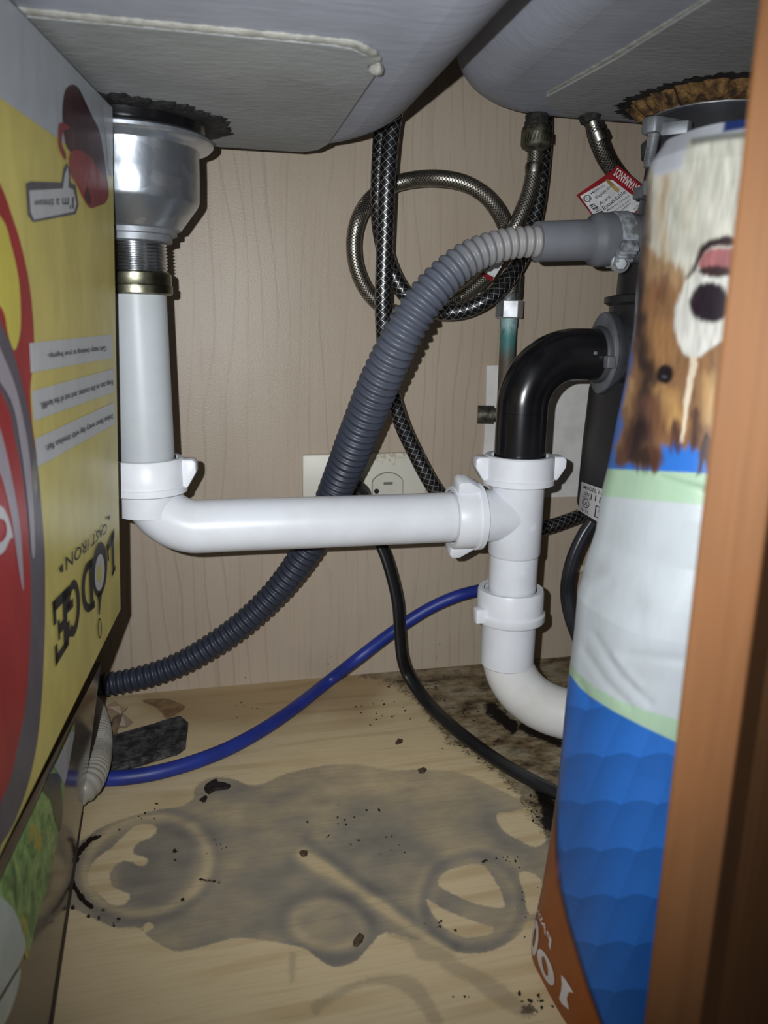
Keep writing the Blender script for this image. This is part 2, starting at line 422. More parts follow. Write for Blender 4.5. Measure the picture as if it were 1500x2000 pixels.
def prism(poly, off, bev=0.0):
    """3-D outline thickened by the vector off"""
    n = len(poly); off = np.asarray(off, float)
    V = [np.asarray(p, float) for p in poly] + [np.asarray(p, float)+off for p in poly]
    Fc = [tuple(range(n))[::-1], tuple(range(n, 2*n))] + [(i, (i+1) % n, n+(i+1) % n, n+i) for i in range(n)]
    me = mesh(V, Fc)
    bm = bmesh.new(); bm.from_mesh(me); bmesh.ops.recalc_face_normals(bm, faces=bm.faces[:])
    if bev: bmesh.ops.bevel(bm, geom=bm.edges[:], offset=bev, segments=2, affect='EDGES', profile=0.5)
    bm.to_mesh(me); bm.free(); return me
def join(*mes):
    bm = bmesh.new()
    for m_ in mes: bm.from_mesh(m_)
    me = bpy.data.meshes.new('m'); bm.to_mesh(me); bm.free(); return me
def M_(vf): return mesh(*vf)
def smooth_poly(pts, n=6):
    P = np.asarray(pts, float); m_ = len(P); out = []
    for i in range(m_):
        p0, p1, p2, p3 = P[i-1], P[i], P[(i+1) % m_], P[(i+2) % m_]
        for t in np.linspace(0, 1, n, endpoint=False):
            out.append(0.5*((2*p1)+(-p0+p2)*t+(2*p0-5*p1+4*p2-p3)*t*t+(-p0+3*p1-3*p2+p3)*t**3))
    return np.array(out)
def sdf(px, py, poly):
    """signed distance to a closed outline, negative inside"""
    P = np.asarray(poly, float); d2 = np.full(px.shape, 1e18); ins = np.zeros(px.shape, bool)
    for i in range(len(P)):
        x0, y0 = P[i-1]; x1, y1 = P[i]
        ex, ey = x1-x0, y1-y0; L2 = ex*ex+ey*ey+1e-12
        t = np.clip(((px-x0)*ex+(py-y0)*ey)/L2, 0, 1)
        d2 = np.minimum(d2, (px-x0-t*ex)**2+(py-y0-t*ey)**2)
        c = ((y0 > py) != (y1 > py)) & (px < (x1-x0)*(py-y0)/(y1-y0+1e-12)+x0)
        ins ^= c
    d = np.sqrt(d2); return np.where(ins, -d, d)
def seg_d(px, py, pts):
    d2 = np.full(px.shape, 1e18)
    for (x0, y0), (x1, y1) in zip(pts[:-1], pts[1:]):
        ex, ey = x1-x0, y1-y0; t = np.clip(((px-x0)*ex+(py-y0)*ey)/(ex*ex+ey*ey+1e-12), 0, 1)
        d2 = np.minimum(d2, (px-x0-t*ex)**2+(py-y0-t*ey)**2)
    return np.sqrt(d2)
def sst(x, a, b):
    t = np.clip((x-a)/(b-a), 0, 1); return t*t*(3-2*t)
def text_mesh(s, bold=0.0, res=2):
    cu = bpy.data.curves.new('t', 'FONT'); cu.body = s; cu.offset = bold; cu.resolution_u = res; cu.fill_mode = 'FRONT'
    o = bpy.data.objects.new('t', cu); COL.objects.link(o)
    dg = bpy.context.evaluated_depsgraph_get(); dg.update()
    me = bpy.data.meshes.new_from_object(o.evaluated_get(dg)); bpy.data.objects.remove(o); bpy.data.curves.remove(cu)
    V = np.array([v.co[:2] for v in me.vertices]); Fc = [tuple(p.vertices) for p in me.polygons]
    bpy.data.meshes.remove(me); return V, Fc
def homog(q):
    """unit square -> four points (bl, br, tr, tl)"""
    (x0, y0), (x1, y1), (x2, y2), (x3, y3) = q
    A = []; b = []
    for (u, v), (x, y) in zip(((0, 0), (1, 0), (1, 1), (0, 1)), q):
        A.append([u, v, 1, 0, 0, 0, -u*x, -v*x]); b.append(x)
        A.append([0, 0, 0, u, v, 1, -u*y, -v*y]); b.append(y)
    h = np.linalg.solve(np.array(A, float), np.array(b, float))
    def f(u, v):
        w = h[6]*u+h[7]*v+1; return (h[0]*u+h[1]*v+h[2])/w, (h[3]*u+h[4]*v+h[5])/w
    return f
def text_on(s, quad, hit, bold=0.0):
    V, Fc = text_mesh(s, bold)
    lo, hi = V.min(0), V.max(0); f = homog(quad)
    return mesh([hit(*f(*((p-lo)/(hi-lo)))) for p in V], Fc)
def clip_poly(P, Q):
    """outline P kept inside the convex outline Q (both as picture points)"""
    P = [tuple(p) for p in P]; c = np.mean(np.array(Q), 0)
    for (ax, ay), (bx, by) in zip(Q, Q[1:]+Q[:1]):
        f = lambda p: (bx-ax)*(p[1]-ay)-(by-ay)*(p[0]-ax)
        sg = 1 if f(c) > 0 else -1; out = []
        for p, q in zip(P, P[1:]+P[:1]):
            fp, fq = sg*f(p), sg*f(q)
            if fp >= 0: out.append(p)
            if (fp >= 0) != (fq >= 0):
                t = fp/(fp-fq); out.append((p[0]+t*(q[0]-p[0]), p[1]+t*(q[1]-p[1])))
        P = out
        if len(P) < 3: return []
    return P
def polys_on(polys, hit, thick=None):
    """flat printed shapes laid on a surface; each outline triangulated"""
    V = []; Fc = []
    for p in polys:
        k = len(V); V += [hit(*q) for q in p]
        tri = tessellate_polygon([[Vector((*[float(c) for c in q], 0.0)[:3])*1000 for q in p]])
        Fc += [tuple(k+i for i in t) for t in tri]
    return mesh(V, Fc)

# ================================================================== THE ROOM: cabinet shell
def structure(name, me, mat, smooth=False, base=None):
    o = link(name, me, mat, base=base, smooth=smooth); o['kind'] = 'structure'; return o
wall_back = structure('wall_back', box((-0.36, WALL_Y, -0.02), (0.66, WALL_Y+0.012, 0.72)), M['laminate'])
structure('wall_left', box((-0.372, 0.10, -0.02), (-0.36, WALL_Y, 0.72)), M['side_panel'])
structure('wall_right', box((0.66, 0.10, -0.02), (0.672, WALL_Y, 0.72)), M['side_panel'])
structure('ceiling', box((-0.372, 0.10, 0.70), (0.672, WALL_Y+0.012, 0.73)), M['side_panel'])

# white board let into the back panel round the water pipe
pp = [atY(x, y, WALL_Y-0.0015) for x, y in ((951, 714), (1160, 708), (1152, 969), (944, 975), (944, 890), (949, 800))]
wp = link('wall_patch', prism(pp, (0, 0.0014, 0)), M['patch'], parent=wall_back, smooth=False, label='scuffed white board let into the beige back panel')

# ---- floor with its stains
def floor_build():
    x0, x1, y0, y1 = -0.24, 0.40, 0.235, WALL_Y
    st = 0.0011
    nx, ny = int((x1-x0)/st), int((y1-y0)/st)
    gx, gy = np.meshgrid(np.linspace(x0, x1, nx), np.linspace(y0, y1, ny), indexing='xy')
    P = np.stack([gx.ravel(), gy.ravel(), np.zeros(nx*ny)], 1)
    px, py = pix(P)
    def c2(L): return [(x/2.5+100, y/2.5+1550) for x, y in L]
    def c3(L): return [(x/2.5+600, y/2.5+1400) for x, y in L]
    outer = [(120, 1660), (140, 1652), (165, 1638), (200, 1615), (247, 1597), (300, 1583), (350, 1575), (377, 1560), (380, 1540), (400, 1523), (427, 1518),
             (460, 1523), (483, 1533), (510, 1533), (543, 1517), (583, 1505), (620, 1497), (652, 1493), (708, 1494), (760, 1504), (830, 1503), (900, 1510),
             (960, 1535), (1010, 1560), (1050, 1585), (1080, 1610), (1090, 1720), (1060, 1790), (1030, 1800), (1010, 1830), (960, 1857), (905, 1862), (850, 1846),
             (800, 1832), (762, 1822), (742, 1826), (720, 1850), (690, 1880), (650, 1888), (618, 1870), (595, 1852), (548, 1842), (524, 1838), (472, 1832),
             (440, 1836), (412, 1844), (356, 1858), (332, 1854), (312, 1844), (292, 1832), (268, 1812), (224, 1812), (192, 1798), (160, 1782), (132, 1768), (110, 1740)]
    cshape = c2([(400, 165), (440, 150), (500, 153), (515, 180), (490, 210), (430, 240), (402, 270), (405, 295), (440, 305), (470, 320), (465, 345), (430, 352), (390, 335), (350, 330),
                 (310, 355), (285, 400), (300, 450), (340, 475), (380, 490), (380, 520), (340, 545), (290, 540), (255, 510), (200, 460), (178, 410), (190, 360), (230, 310), (300, 260), (350, 210)])
    dot = c2([(450, 645), (480, 630), (500, 645), (485, 668), (455, 675)])
    ov1 = c3([(640, 800), (680, 755), (760, 728), (840, 720), (880, 745), (910, 790), (945, 850), (960, 900), (960, 930), (900, 930), (800, 905), (700, 860), (650, 830)])
    ov2 = c3([(585, 890), (640, 925), (700, 955), (780, 985), (850, 1010), (910, 1030), (900, 1055), (850, 1070), (780, 1078), (700, 1050), (640, 1000), (600, 940)])
    dr1 = c3([(930, 480), (1000, 470), (1080, 450), (1140, 500), (1160, 600), (1110, 630), (1040, 600), (960, 550)])
    dr2 = c3([(1040, 765), (1130, 790), (1160, 900), (1090, 960), (1066, 870)])
    streaks = [c3([(640, 1205), (720, 1188), (830, 1230), (950, 1300), (1040, 1380), (1110, 1420), (1080, 1470), (1000, 1450), (920, 1400), (850, 1350), (780, 1290), (700, 1260)]),
               c3([(380, 1060), (470, 1040), (560, 1085), (640, 1110), (720, 1160), (720, 1190), (640, 1200), (540, 1180), (500, 1110), (440, 1085)]),
               c3([(20, 1400), (120, 1340), (300, 1270), (460, 1258), (560, 1300), (620, 1400), (670, 1490), (600, 1500), (540, 1410), (440, 1330), (300, 1310), (150, 1380), (40, 1460)]),
               c2([(1165, 780), (1195, 790), (1190, 900), (1170, 930), (1160, 880)])]
    w = sdf(px, py, smooth_poly(outer, 4))
    for h in (cshape, dot, ov1, ov2): w = np.maximum(w, -sdf(px, py, smooth_poly(h, 4)))
    for h in (dr1, dr2): w = np.maximum(w, -(sdf(px, py, smooth_poly(h, 4))-2))
    faint = np.full(px.shape, 99.0)
    for h in streaks: faint = np.minimum(faint, sdf(px, py, smooth_poly(h, 4)))
    # tide marks inside the stain: + darker, - lighter
    tone = np.zeros_like(px)
    def ring(cx, cy, a, b, wd, amt, rot=0.0):
        dx, dy = px-cx, py-cy; u = dx*cos(rot)+dy*sin(rot); v = -dx*sin(rot)+dy*cos(rot)
        r = np.sqrt((u/a)**2+(v/b)**2); d = (r-1)*min(a, b); return amt*np.exp(-(d/wd)**2)
    tone += ring(287, 1690, 122, 92, 10, -0.55, -0.25) + ring(287, 1690, 140, 108, 9, 0.25, -0.25)
    inner = sst(-sdf(px, py, [(275, 1620), (360, 1600), (385, 1650), (370, 1720), (310, 1770), (240, 1760), (225, 1700)]), -14, 14); tone += 0.35*inner
    tone += ring(925, 1762, 98, 92, 12, 0.30) + ring(925, 1762, 80, 76, 9, -0.15) + ring(925, 1762, 112, 108, 10, -0.25)
    tone -= 0.85*np.exp(-(seg_d(px, py, [(592, 1672), (660, 1710), (740, 1765), (830, 1830), (870, 1856)])/13)**2)
    tone += 0.5*np.exp(-(seg_d(px, py, [(600, 1640), (680, 1705), (770, 1770), (850, 1830), (890, 1850)])/12)**2)
    tone += 0.25*np.exp(-(seg_d(px, py, [(570, 1690), (640, 1735), (720, 1790)])/16)**2)
    tone += ring(640, 1810, 90, 62, 14, 0.35, 0.2) + ring(640, 1805, 68, 44, 10, -0.35, 0.2)
    tone += ring(760, 1690, 90, 50, 14, 0.25) - 0.25*np.exp(-(seg_d(px, py, [(480, 1600), (520, 1625)])/40)**2)
    tone += 0.25*np.exp(-(seg_d(px, py, [(650, 1655), (700, 1590)])/18)**2)
    tone += 0.3*np.exp(-(seg_d(px, py, [(950, 1600), (985, 1650), (1040, 1668)])/16)**2)
    tone -= 0.45*sst(py, 1600, 1520)*sst(px, 560, 700)
    # mould and grime round the trap
    mold = [(700, 1312), (760, 1300), (860, 1290), (950, 1278), (1120, 1262), (1200, 1262), (1200, 1560), (1090, 1640), (1062, 1618), (1040, 1590), (1010, 1545), (950, 1488), (880, 1445), (845, 1402), (800, 1352), (745, 1325)]
    md = sdf(px, py, smooth_poly(mold, 3))
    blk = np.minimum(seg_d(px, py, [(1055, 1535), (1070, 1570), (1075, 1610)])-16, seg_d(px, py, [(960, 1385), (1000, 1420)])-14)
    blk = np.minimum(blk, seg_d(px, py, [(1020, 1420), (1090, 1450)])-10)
    arc = c2([(250, 205), (200, 236), (150, 285), (118, 355), (112, 420), (132, 470), (172, 520), (215, 555), (190, 562), (140, 522), (105, 465), (93, 400), (98, 330), (140, 258), (190, 208)])
    ad = sdf(px, py, arc)
    for bx, by, r in ((108, 557, 5), (182, 600, 4), (232, 607, 4), (268, 625, 3), (330, 615, 4), (305, 640, 4), (255, 567, 4), (332, 172, 3), (640, 520, 4), (605, 280, 5), (605, 325, 3)):
        ad = np.minimum(ad, np.hypot(px-(bx/2.5+100), py-(by/2.5+1550)) - r*0.8)
    ad = np.minimum(ad, seg_d(px, py, [(390, 1718), (410, 1720), (430, 1723)])-1.6)
    brown = np.exp(-(sdf(px, py, [(300, 1372), (520, 1350), (760, 1305), (700, 1380), (620, 1370), (480, 1400), (380, 1395)])/28).clip(0, 9)**2)
    scuff = c3([(1050, 1410), (1100, 1400), (1130, 1440), (1080, 1460), (1040, 1440)])
    ad2 = sdf(px, py, scuff)
    me = bpy.data.meshes.new('floor')
    F_ = (np.arange(ny-1)[:, None]*nx + np.arange(nx-1)[None, :]).ravel()
    quads = np.stack([F_, F_+1, F_+nx+1, F_+nx], 1).astype(np.int32)
    nb = [(-0.36, 0.10), (0.66, 0.10), (-0.36, WALL_Y), (0.66, WALL_Y)]
    b0 = len(P); ex = []
    Pb = np.array([[-0.36, 0.10, 0], [0.66, 0.10, 0], [0.66, WALL_Y, 0], [-0.36, WALL_Y, 0], [-0.36, 0.10, -0.018], [0.66, 0.10, -0.018], [0.66, WALL_Y, -0.018], [-0.36, WALL_Y, -0.018]])
    P = np.vstack([P, Pb])
    c00, c10, c01, c11 = 0, nx-1, (ny-1)*nx, ny*nx-1
    extra = [(b0, b0+1, c10, c00), (b0+1, b0+2, c11, c10), (b0+3, b0, c00, c01), (b0+4, b0+5, b0+1, b0), (b0+7, b0+6, b0+5, b0+4)]
    quads = np.vstack([quads, np.array(extra, np.int32)])
    me.vertices.add(len(P)); me.vertices.foreach_set('co', P.astype(np.float32).ravel())
    me.loops.add(quads.size); me.loops.foreach_set('vertex_index', quads.ravel())
    me.polygons.add(len(quads)); me.polygons.foreach_set('loop_start', np.arange(0, quads.size, 4, dtype=np.int32))
    me.update(calc_edges=True); me.validate()
    for nm, a, dv in (('wet', w, 99), ('faint', faint, 99), ('tone', tone, 0), ('mold', md, 99), ('black', np.minimum(ad, 99), 99), ('soot', blk, 99), ('brown', brown, 0), ('scuff', ad2, 99)):
        at = me.attributes.new(nm, 'FLOAT', 'POINT'); v = np.full(len(P), float(dv), np.float32); v[:b0] = a; at.data.foreach_set('value', v)
    # material
    m = NT('stained_maple_floor'); o = m.coords('Object'); gr = m.coords('Object', (0.16, 1, 1), (0, 0, radians(-14)))
    wv = m.node('ShaderNodeTexWave', wave_type='BANDS', bands_direction='Y', wave_profile='SIN')
    wv.inputs['Scale'].default_value = 13; wv.inputs['Distortion'].default_value = 9; wv.inputs['Detail'].default_value = 2.5; wv.inputs['Detail Scale'].default_value = 1.4
    m.link(gr, wv.inputs['Vector'])
    fine = m.noise(m.coords('Object', (0.05, 1, 1), (0, 0, radians(-14))), 520, 3, 0.6)
    c = m.mix(m.math('MULTIPLY', m.sstep(wv.outputs['Fac'], 0.45, 1.0), m.sstep(m.noise(o, 9, 2), 0.35, 0.65)), rgba((210, 190, 152)), rgba((192, 170, 130)))
    c = m.mix(m.math('MULTIPLY', m.sstep(fine, 0.42, 0.72), 0.35), c, rgba((178, 154, 116)))
    A = {k: m.attr(k).outputs['Fac'] for k in ('wet', 'faint', 'tone', 'mold', 'black', 'soot', 'brown', 'scuff')}
    n_edge = m.noise(o, 380, 3, 0.6); jit = m.math('MULTIPLY_ADD', n_edge, 14, -7)
    n_big = m.noise(m.coords('Object', (0.7, 1, 1)), 34, 3, 0.55)
    c = m.mix(m.math('MULTIPLY', A['brown'], 0.55), c, rgba((142, 108, 68)))
    fmask = m.math('MULTIPLY', m.sstep(m.math('ADD', A['faint'], jit), 5, -7), 0.45)
    wmask = m.sstep(m.math('ADD', A['wet'], m.math('MULTIPLY', jit, 0.6)), 2.5, -2.5)
    soft = m.math('ADD', m.math('MULTIPLY', A['tone'], 1.35), m.math('MULTIPLY_ADD', n_big, 2.2, -1.05))
    g = m.ramp(m.math('MULTIPLY_ADD', soft, 0.5, 0.5), [(0.05, rgba((196, 176, 140))), (0.42, rgba((158, 145, 122))), (0.62, rgba((136, 129, 117))), (0.95, rgba((102, 100, 98)))])
    g = m.mix(m.math('MULTIPLY', m.sstep(fine, 0.45, 0.7), 0.25), g, rgba((112, 100, 84)))
    c = m.mix(fmask, c, rgba((140, 126, 104)))
    c = m.mix(m.math('MULTIPLY', wmask, 0.93), c, g)
    nm1 = m.noise(o, 120, 5, 0.7); nm2 = m.noise(o, 40, 3); nm3 = m.noise(o, 420, 4, 0.75); nmc = m.noise(m.coords('Object', (0.8, 1.3, 1)), 44, 6, 0.62)
    md_n = m.math('ADD', A['mold'], m.math('MULTIPLY_ADD', nm1, 70, -35))
    mm = m.sstep(md_n, 8, -10)
    mc = m.ramp(nmc, [(0.33, rgba((36, 28, 20))), (0.40, rgba((92, 76, 55))), (0.49, rgba((132, 115, 88))), (0.60, rgba((158, 146, 122)))])
    mc = m.mix(m.math('MULTIPLY', m.sstep(nm1, 0.5, 0.7), 0.5), mc, rgba((70, 56, 38)))
    mc = m.mix(m.math('MULTIPLY', m.sstep(nm2, 0.58, 0.7), 0.5), mc, rgba((40, 58, 44)))
    mc = m.mix(m.sstep(nm3, 0.66, 0.72), mc, rgba((22, 17, 13)))
    c = m.mix(mm, c, mc)
    edge = m.math('MULTIPLY', m.sstep(m.math('ABSOLUTE', m.math('ADD', A['mold'], m.math('MULTIPLY_ADD', nm1, 40, -20))), 12, 0), m.sstep(nm3, 0.40, 0.60))
    c = m.mix(m.math('MULTIPLY', edge, 0.8), c, rgba((70, 50, 30)))
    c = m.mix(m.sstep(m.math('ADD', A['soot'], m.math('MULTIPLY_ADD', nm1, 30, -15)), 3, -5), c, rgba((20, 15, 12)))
    c = m.mix(m.sstep(m.math('ADD', A['black'], m.math('MULTIPLY_ADD', n_edge, 12, -6)), 1.2, -0.8), c, rgba((30, 20, 18)))
    c = m.mix(m.math('MULTIPLY', m.sstep(m.math('ADD', A['scuff'], m.math('MULTIPLY_ADD', nm3, 60, -30)), 3, -5), 0.8), c, rgba((46, 34, 24)))
    sk = m.noise(o, 300, 3, 0.7)
    c = m.mix(m.math('MULTIPLY', m.sstep(sk, 0.745, 0.77), 0.8), c, rgba((58, 42, 30)))
    m.col(c)
    m.set(0.5, spec=0.35)
    m.link(m.math('MULTIPLY_ADD', wmask, -0.02, 0.5), m.b.inputs['Roughness'])
    bh = m.math('ADD', m.math('MULTIPLY', mm, m.math('MULTIPLY', nm1, 3.0)), m.math('MULTIPLY', fine, 0.12))
    m.bump(bh, 0.5, 0.0012)
    ob = structure('floor', me, m.m)
    return ob
floor_build()

# cherry stile beside the opening, very near the lens
def stile():
    P0 = np.array([0.180*math.tan(radians(35.95)), 0.180])
    a1 = radians(40.2); d = np.array([0.629, -0.777])
    # solve P0 + w d on the sight line a1
    w = (P0[0]-P0[1]*math.tan(a1))/(d[1]*math.tan(a1)-d[0])
    P1 = P0+w*d; n2 = np.array([0.777, 0.629]); P2 = P1+0.026*n2; P3 = P2+0.085*np.array([0.883, 0.469])
    return prism([(*p, 0.0) for p in (P0, P1, P2, P3, P3+np.array([-0.004, 0.007]), P2+np.array([-0.008, 0.010]), P0+0.010*n2)], (0, 0, 0.70), 0.0012)
structure('trim_1', stile(), M['wood'])

# ================================================================== SINK: two bowls hanging from the worktop
def rrect(cx, cy, hx, hy, r, n=10):
    out = []
    for q, (sx, sy) in enumerate(((1, 1), (-1, 1), (-1, -1), (1, -1))):
        for k in range(n+1):
            a = pi/2*(q + k/n); out.append((cx+sx*(hx-r)+r*cos(a), cy+sy*(hy-r)+r*sin(a)))
    return out
def bowl(x0, x1, y0, y1, zb, r, fil, ztop=0.70):
    cx, cy, hx, hy = (x0+x1)/2, (y0+y1)/2, (x1-x0)/2, (y1-y0)/2
    V = []; Fc = []; rings = []
    for k in range(0, 11):
        a = pi/2*k/10; ins = fil*(1-sin(a)); z = zb + fil*(1-cos(a)); rings.append((ins, z))
    rings += [(0.0, zb+fil+0.04), (-0.004, zb+fil+0.10), (-0.006, ztop)]
    for ins, z in rings:
        for x, y in rrect(cx, cy, hx-ins, hy-ins, max(0.01, r-ins)): V.append((x, y, z))
    n = len(rrect(cx, cy, hx, hy, r))
    for i in range(len(rings)-1):
        for k in range(n): Fc.append((i*n+(k+1) % n, i*n+k, (i+1)*n+k, (i+1)*n+(k+1) % n))
    Fc.append(tuple(range(n))[::-1]); return mesh(V, Fc)
ZL, ZR = 0.455, 0.495
sink = empty('kitchen_sink', (0.13, 0.43, ZL), 'grey coated double sink seen from below with pale edged sound pads', 'sink')
link('bowl', bowl(-0.30, 0.147, 0.16, 0.645, ZL, 0.115, 0.045), M['sink'], sink, label='deeper bowl above the metal strainer')
link('bowl', bowl(0.176, 0.60, 0.16, 0.652, ZR, 0.10, 0.036), M['sink'], sink, label='shallower bowl above the disposal')
def pad(poly, z, th=0.0028):
    return prism([(x, y, z) for x, y in poly], (0, 0, -th), 0.0006)
padL = [(-0.22, 0.380), (0.060, 0.3795), (0.070, 0.3815), (0.079, 0.389), (0.0845, 0.3985), (0.0815, 0.403), (0.0835, 0.408), (0.0885, 0.413), (0.0885, 0.570), (0.084, 0.590), (0.074, 0.600), (-0.22, 0.600)]
link('sound_pad', pad(padL, ZL+0.0003), M['pad'], sink, smooth=False, label='grey pad under the deeper bowl with a notched corner')
padR = [(0.2575, 0.20), (0.56, 0.20), (0.56, 0.612), (0.285, 0.607), (0.262, 0.592), (0.246, 0.566), (0.2535, 0.483)]
link('sound_pad', pad(padR, ZR+0.0003), M['pad'], sink, smooth=False, label='grey pad under the shallower bowl')
def bead(P, r, sd):
    rg = np.random.default_rng(sd); ph = rg.uniform(0, 6, 6)
    return tube([(x, y, z) for x, y, z in P], lambda s, L: r*(1+0.07*sin(s*410+ph[0])+0.06*sin(s*930+ph[1])+0.05*sin(s*1900+ph[2])), cross=[(0.45*cos(a), 1.15*sin(a)) for a in np.linspace(0, 2*pi, 14, endpoint=False)], samples=220, uv=False, relax=1, up=(0, 0, 1))
link('pad_edge', bead([(-0.22, 0.3795, ZL-0.0008), (-0.06, 0.379, ZL-0.0008), (0.058, 0.379, ZL-0.0008), (0.071, 0.381, ZL-0.0008), (0.080, 0.389, ZL-0.0008), (0.0845, 0.398, ZL-0.0008)], 0.0030, 1), M['pad_edge'], sink, label='pale crumbly front edge of the pad')
link('pad_edge', bead([(0.2575, 0.20, ZR-0.0004), (0.2565, 0.36, ZR-0.0004), (0.2525, 0.483, ZR-0.0004), (0.2465, 0.562, ZR-0.0004)], 0.0021, 2), M['pad_edge'], sink, label='pale crumbly side edge of the pad')
link('sealant_blob', M_(lathe([(0, 0.0005), (0.001, 0.003), (0.003, 0.0036), (0.005, 0.0025), (0.0058, 0.0005)], (0.0865, 0.4035, ZL), (0, 0, -1), 14, rfun=lambda a: 1+0.2*sin(3*a))), M['pad_edge'], sink)

# ================================================================== LEFT DRAIN
AX, AY = -0.0425, 0.545
def rad_at(px_, py_, X0=AX, Y0=AY):
    """height and radius of the point where a lathe's outline passes this sight line"""
    P = atY(px_, py_, Y0); return P[0]-X0, P[2]
def prof(L, X0=AX, Y0=AY):
    return [(z, r) for r, z in (rad_at(x, y, X0, Y0) for x, y in L)]
st = empty('basket_strainer', (AX, AY, 0.35), 'galvanised metal strainer cup with threaded neck under the deeper sink bowl', 'strainer')
def zl(p): return [(z, r) for z, r in p]
pc = prof([(412, 280), (417, 285), (417, 291), (412, 296), (398, 299), (391, 303), (389, 312), (390, 350), (390, 398), (387, 406), (354, 452)])
top = pc[0][0]
pc = [(top+0.001, 0.040), (top+0.0005, pc[0][1]-0.003)] + pc
link('cup', M_(lathe(pc[::-1], (AX, AY, 0), n=72)), M['galv'], st)
link('gasket', M_(lathe([(top-0.0005, 0.045), (top+0.003, 0.0475), (ZL-0.004, 0.0485), (ZL-0.0031, 0.049)], (AX, AY, 0), n=64)), M['abs'], st, label='black rubber gasket')
rr = np.random.default_rng(8); ph = rr.uniform(0, 6, 8)
link('sealant', M_(lathe([(ZL-0.0046, 0.046), (ZL-0.0050, 0.054), (ZL-0.0036, 0.0605), (ZL-0.0022, 0.0625)], (AX, AY, 0), n=220,
     rfun=lambda a: 1+0.03*sin(3*a+ph[0])+0.03*sin(11*a+ph[1])+0.025*sin(29*a+ph[2])+0.03*sin(57*a+ph[3]))), M['tar'], st, label='black smeared sealant ring')
pr = prof([(354, 452), (346, 454), (346, 463), (337, 464), (337, 476), (327, 477)])
link('lock_ring', M_(lathe(pr[::-1], (AX, AY, 0), n=48)), M['zinc_ring'], st)
(r0_, z0_), (r1_, z1_) = rad_at(326, 476), rad_at(326, 536)
th = []; N = 9
for i in range(N*8+1):
    z = z1_ + (z0_-z1_)*i/(N*8); th.append((z, r0_ - 0.0013*(0.5+0.5*cos(2*pi*i/8))**1.4))
link('thread', M_(lathe(th, (AX, AY, 0), n=48)), M['steel_thread'], st)
(ra, za), (rb, zb) = rad_at(336, 534), rad_at(336, 578)
zmid = zb+(za-zb)*0.42
link('coupling_nut', join(M_(lathe([(zmid, ra*0.98), (zmid+0.001, ra), (za-0.001, ra), (za, ra*0.96)], (AX, AY, 0), n=12, x=(0.3, 1, 0))),
     M_(lathe([(zb, ra*0.94), (zb+0.001, ra*1.0), (zmid-0.0005, ra*1.01), (zmid, ra*0.98)], (AX, AY, 0), n=48))), M['brass_old'], st, smooth=True)

PR = 0.01905
_, ztn = rad_at(333, 890)
tp = empty('tailpiece', (AX, AY, ztn), 'upright white plastic tailpiece below the metal strainer', 'pipe')
def tubeprof(z0, z1, r=PR): return [(z0, r), (z1, r)]
link('pipe', M_(lathe([(ztn-0.004, PR), (zb+0.002, PR)], (AX, AY, 0), n=48)), M['pvc_grey'], tp)

def slip_nut(parent, org, axis, h, r, lip=0.0015, wings=((1, 0, 0),), wl=0.013, wt=0.012, taper=1, flare=0.0):
    """ring with a lip and two wings, wings given as outward directions"""
    D = unit(axis)
    prf = [(0, r*0.84), (0.0, r*0.96), (0.0012, r), (h*0.7, r*1.005), (h*0.78, r*1.005), (h*0.80, r+lip), (h*0.98, r+lip), (h, r+lip*0.4), (h, r*0.82)]
    nut = link('slip_nut', M_(lathe(prf, org, D, n=56, cap0=False, cap1=False)), M['pvc_nut'], parent)
    for wv in wings:
        wv = unit(np.asarray(wv, float) - D*np.dot(wv, D)); S = np.cross(D, wv)
        a, b = (0.0, h*0.86)
        pts = [(r*0.93, a+0.0008), (r+wl*0.75, a+0.0008), (r+wl, a+0.003), (r+wl, a+h*0.40), (r+wl*0.25, b), (r*0.93, b)]
        poly = [np.asarray(org)+wv*x+D*t-S*wt/2 for x, t in pts]
        link('wing', prism(poly, S*wt, 0.0011), M['pvc_nut'], nut)
    return nut
# horizontal waste arm with its elbow
HZ = 0.1905
arm = empty('waste_pipe', (0.07, AY, HZ), 'long white waste pipe running level across the cabinet', 'pipe')
_, zn0 = rad_at(350, 958); _, zn1 = rad_at(356, 892)
BR = 0.034
ex = [(AX, AY, zn0+0.006), (AX, AY, HZ+BR*1.15)]
for k in range(1, 9):
    a = pi/2*k/8; ex.append((AX+BR*(1-cos(a)), AY, HZ+BR*(1-sin(a))))
ex += [(AX+BR+0.03, AY, HZ), (0.08, AY, HZ-0.0005), (0.188, AY, HZ-0.001)]
ex = [np.array(p) for p in ex]
link('pipe', tube(ex, PR, 40, 160, relax=2), M['pvc'], arm)
link('hub', M_(lathe([(zn0-0.016, PR+0.0004), (zn0-0.0155, PR+0.002), (zn0+0.002, PR+0.0022), (zn0+0.004, PR+0.0024)], (AX, AY, 0), n=48)), M['pvc'], arm)
slip_nut(arm, (AX, AY, zn1), (0, 0, -1), zn1-zn0, 0.0255, 0.0012, ((1, -0.1, 0), (-1, 0.1, 0)), 0.0085, 0.013)
slip_nut(arm, (0.1785, AY, HZ-0.001), (1, 0, 0), 0.0225, 0.0245, 0.0016, ((0, -0.28, 1), (0, 0.28, -1)), 0.0085, 0.015)

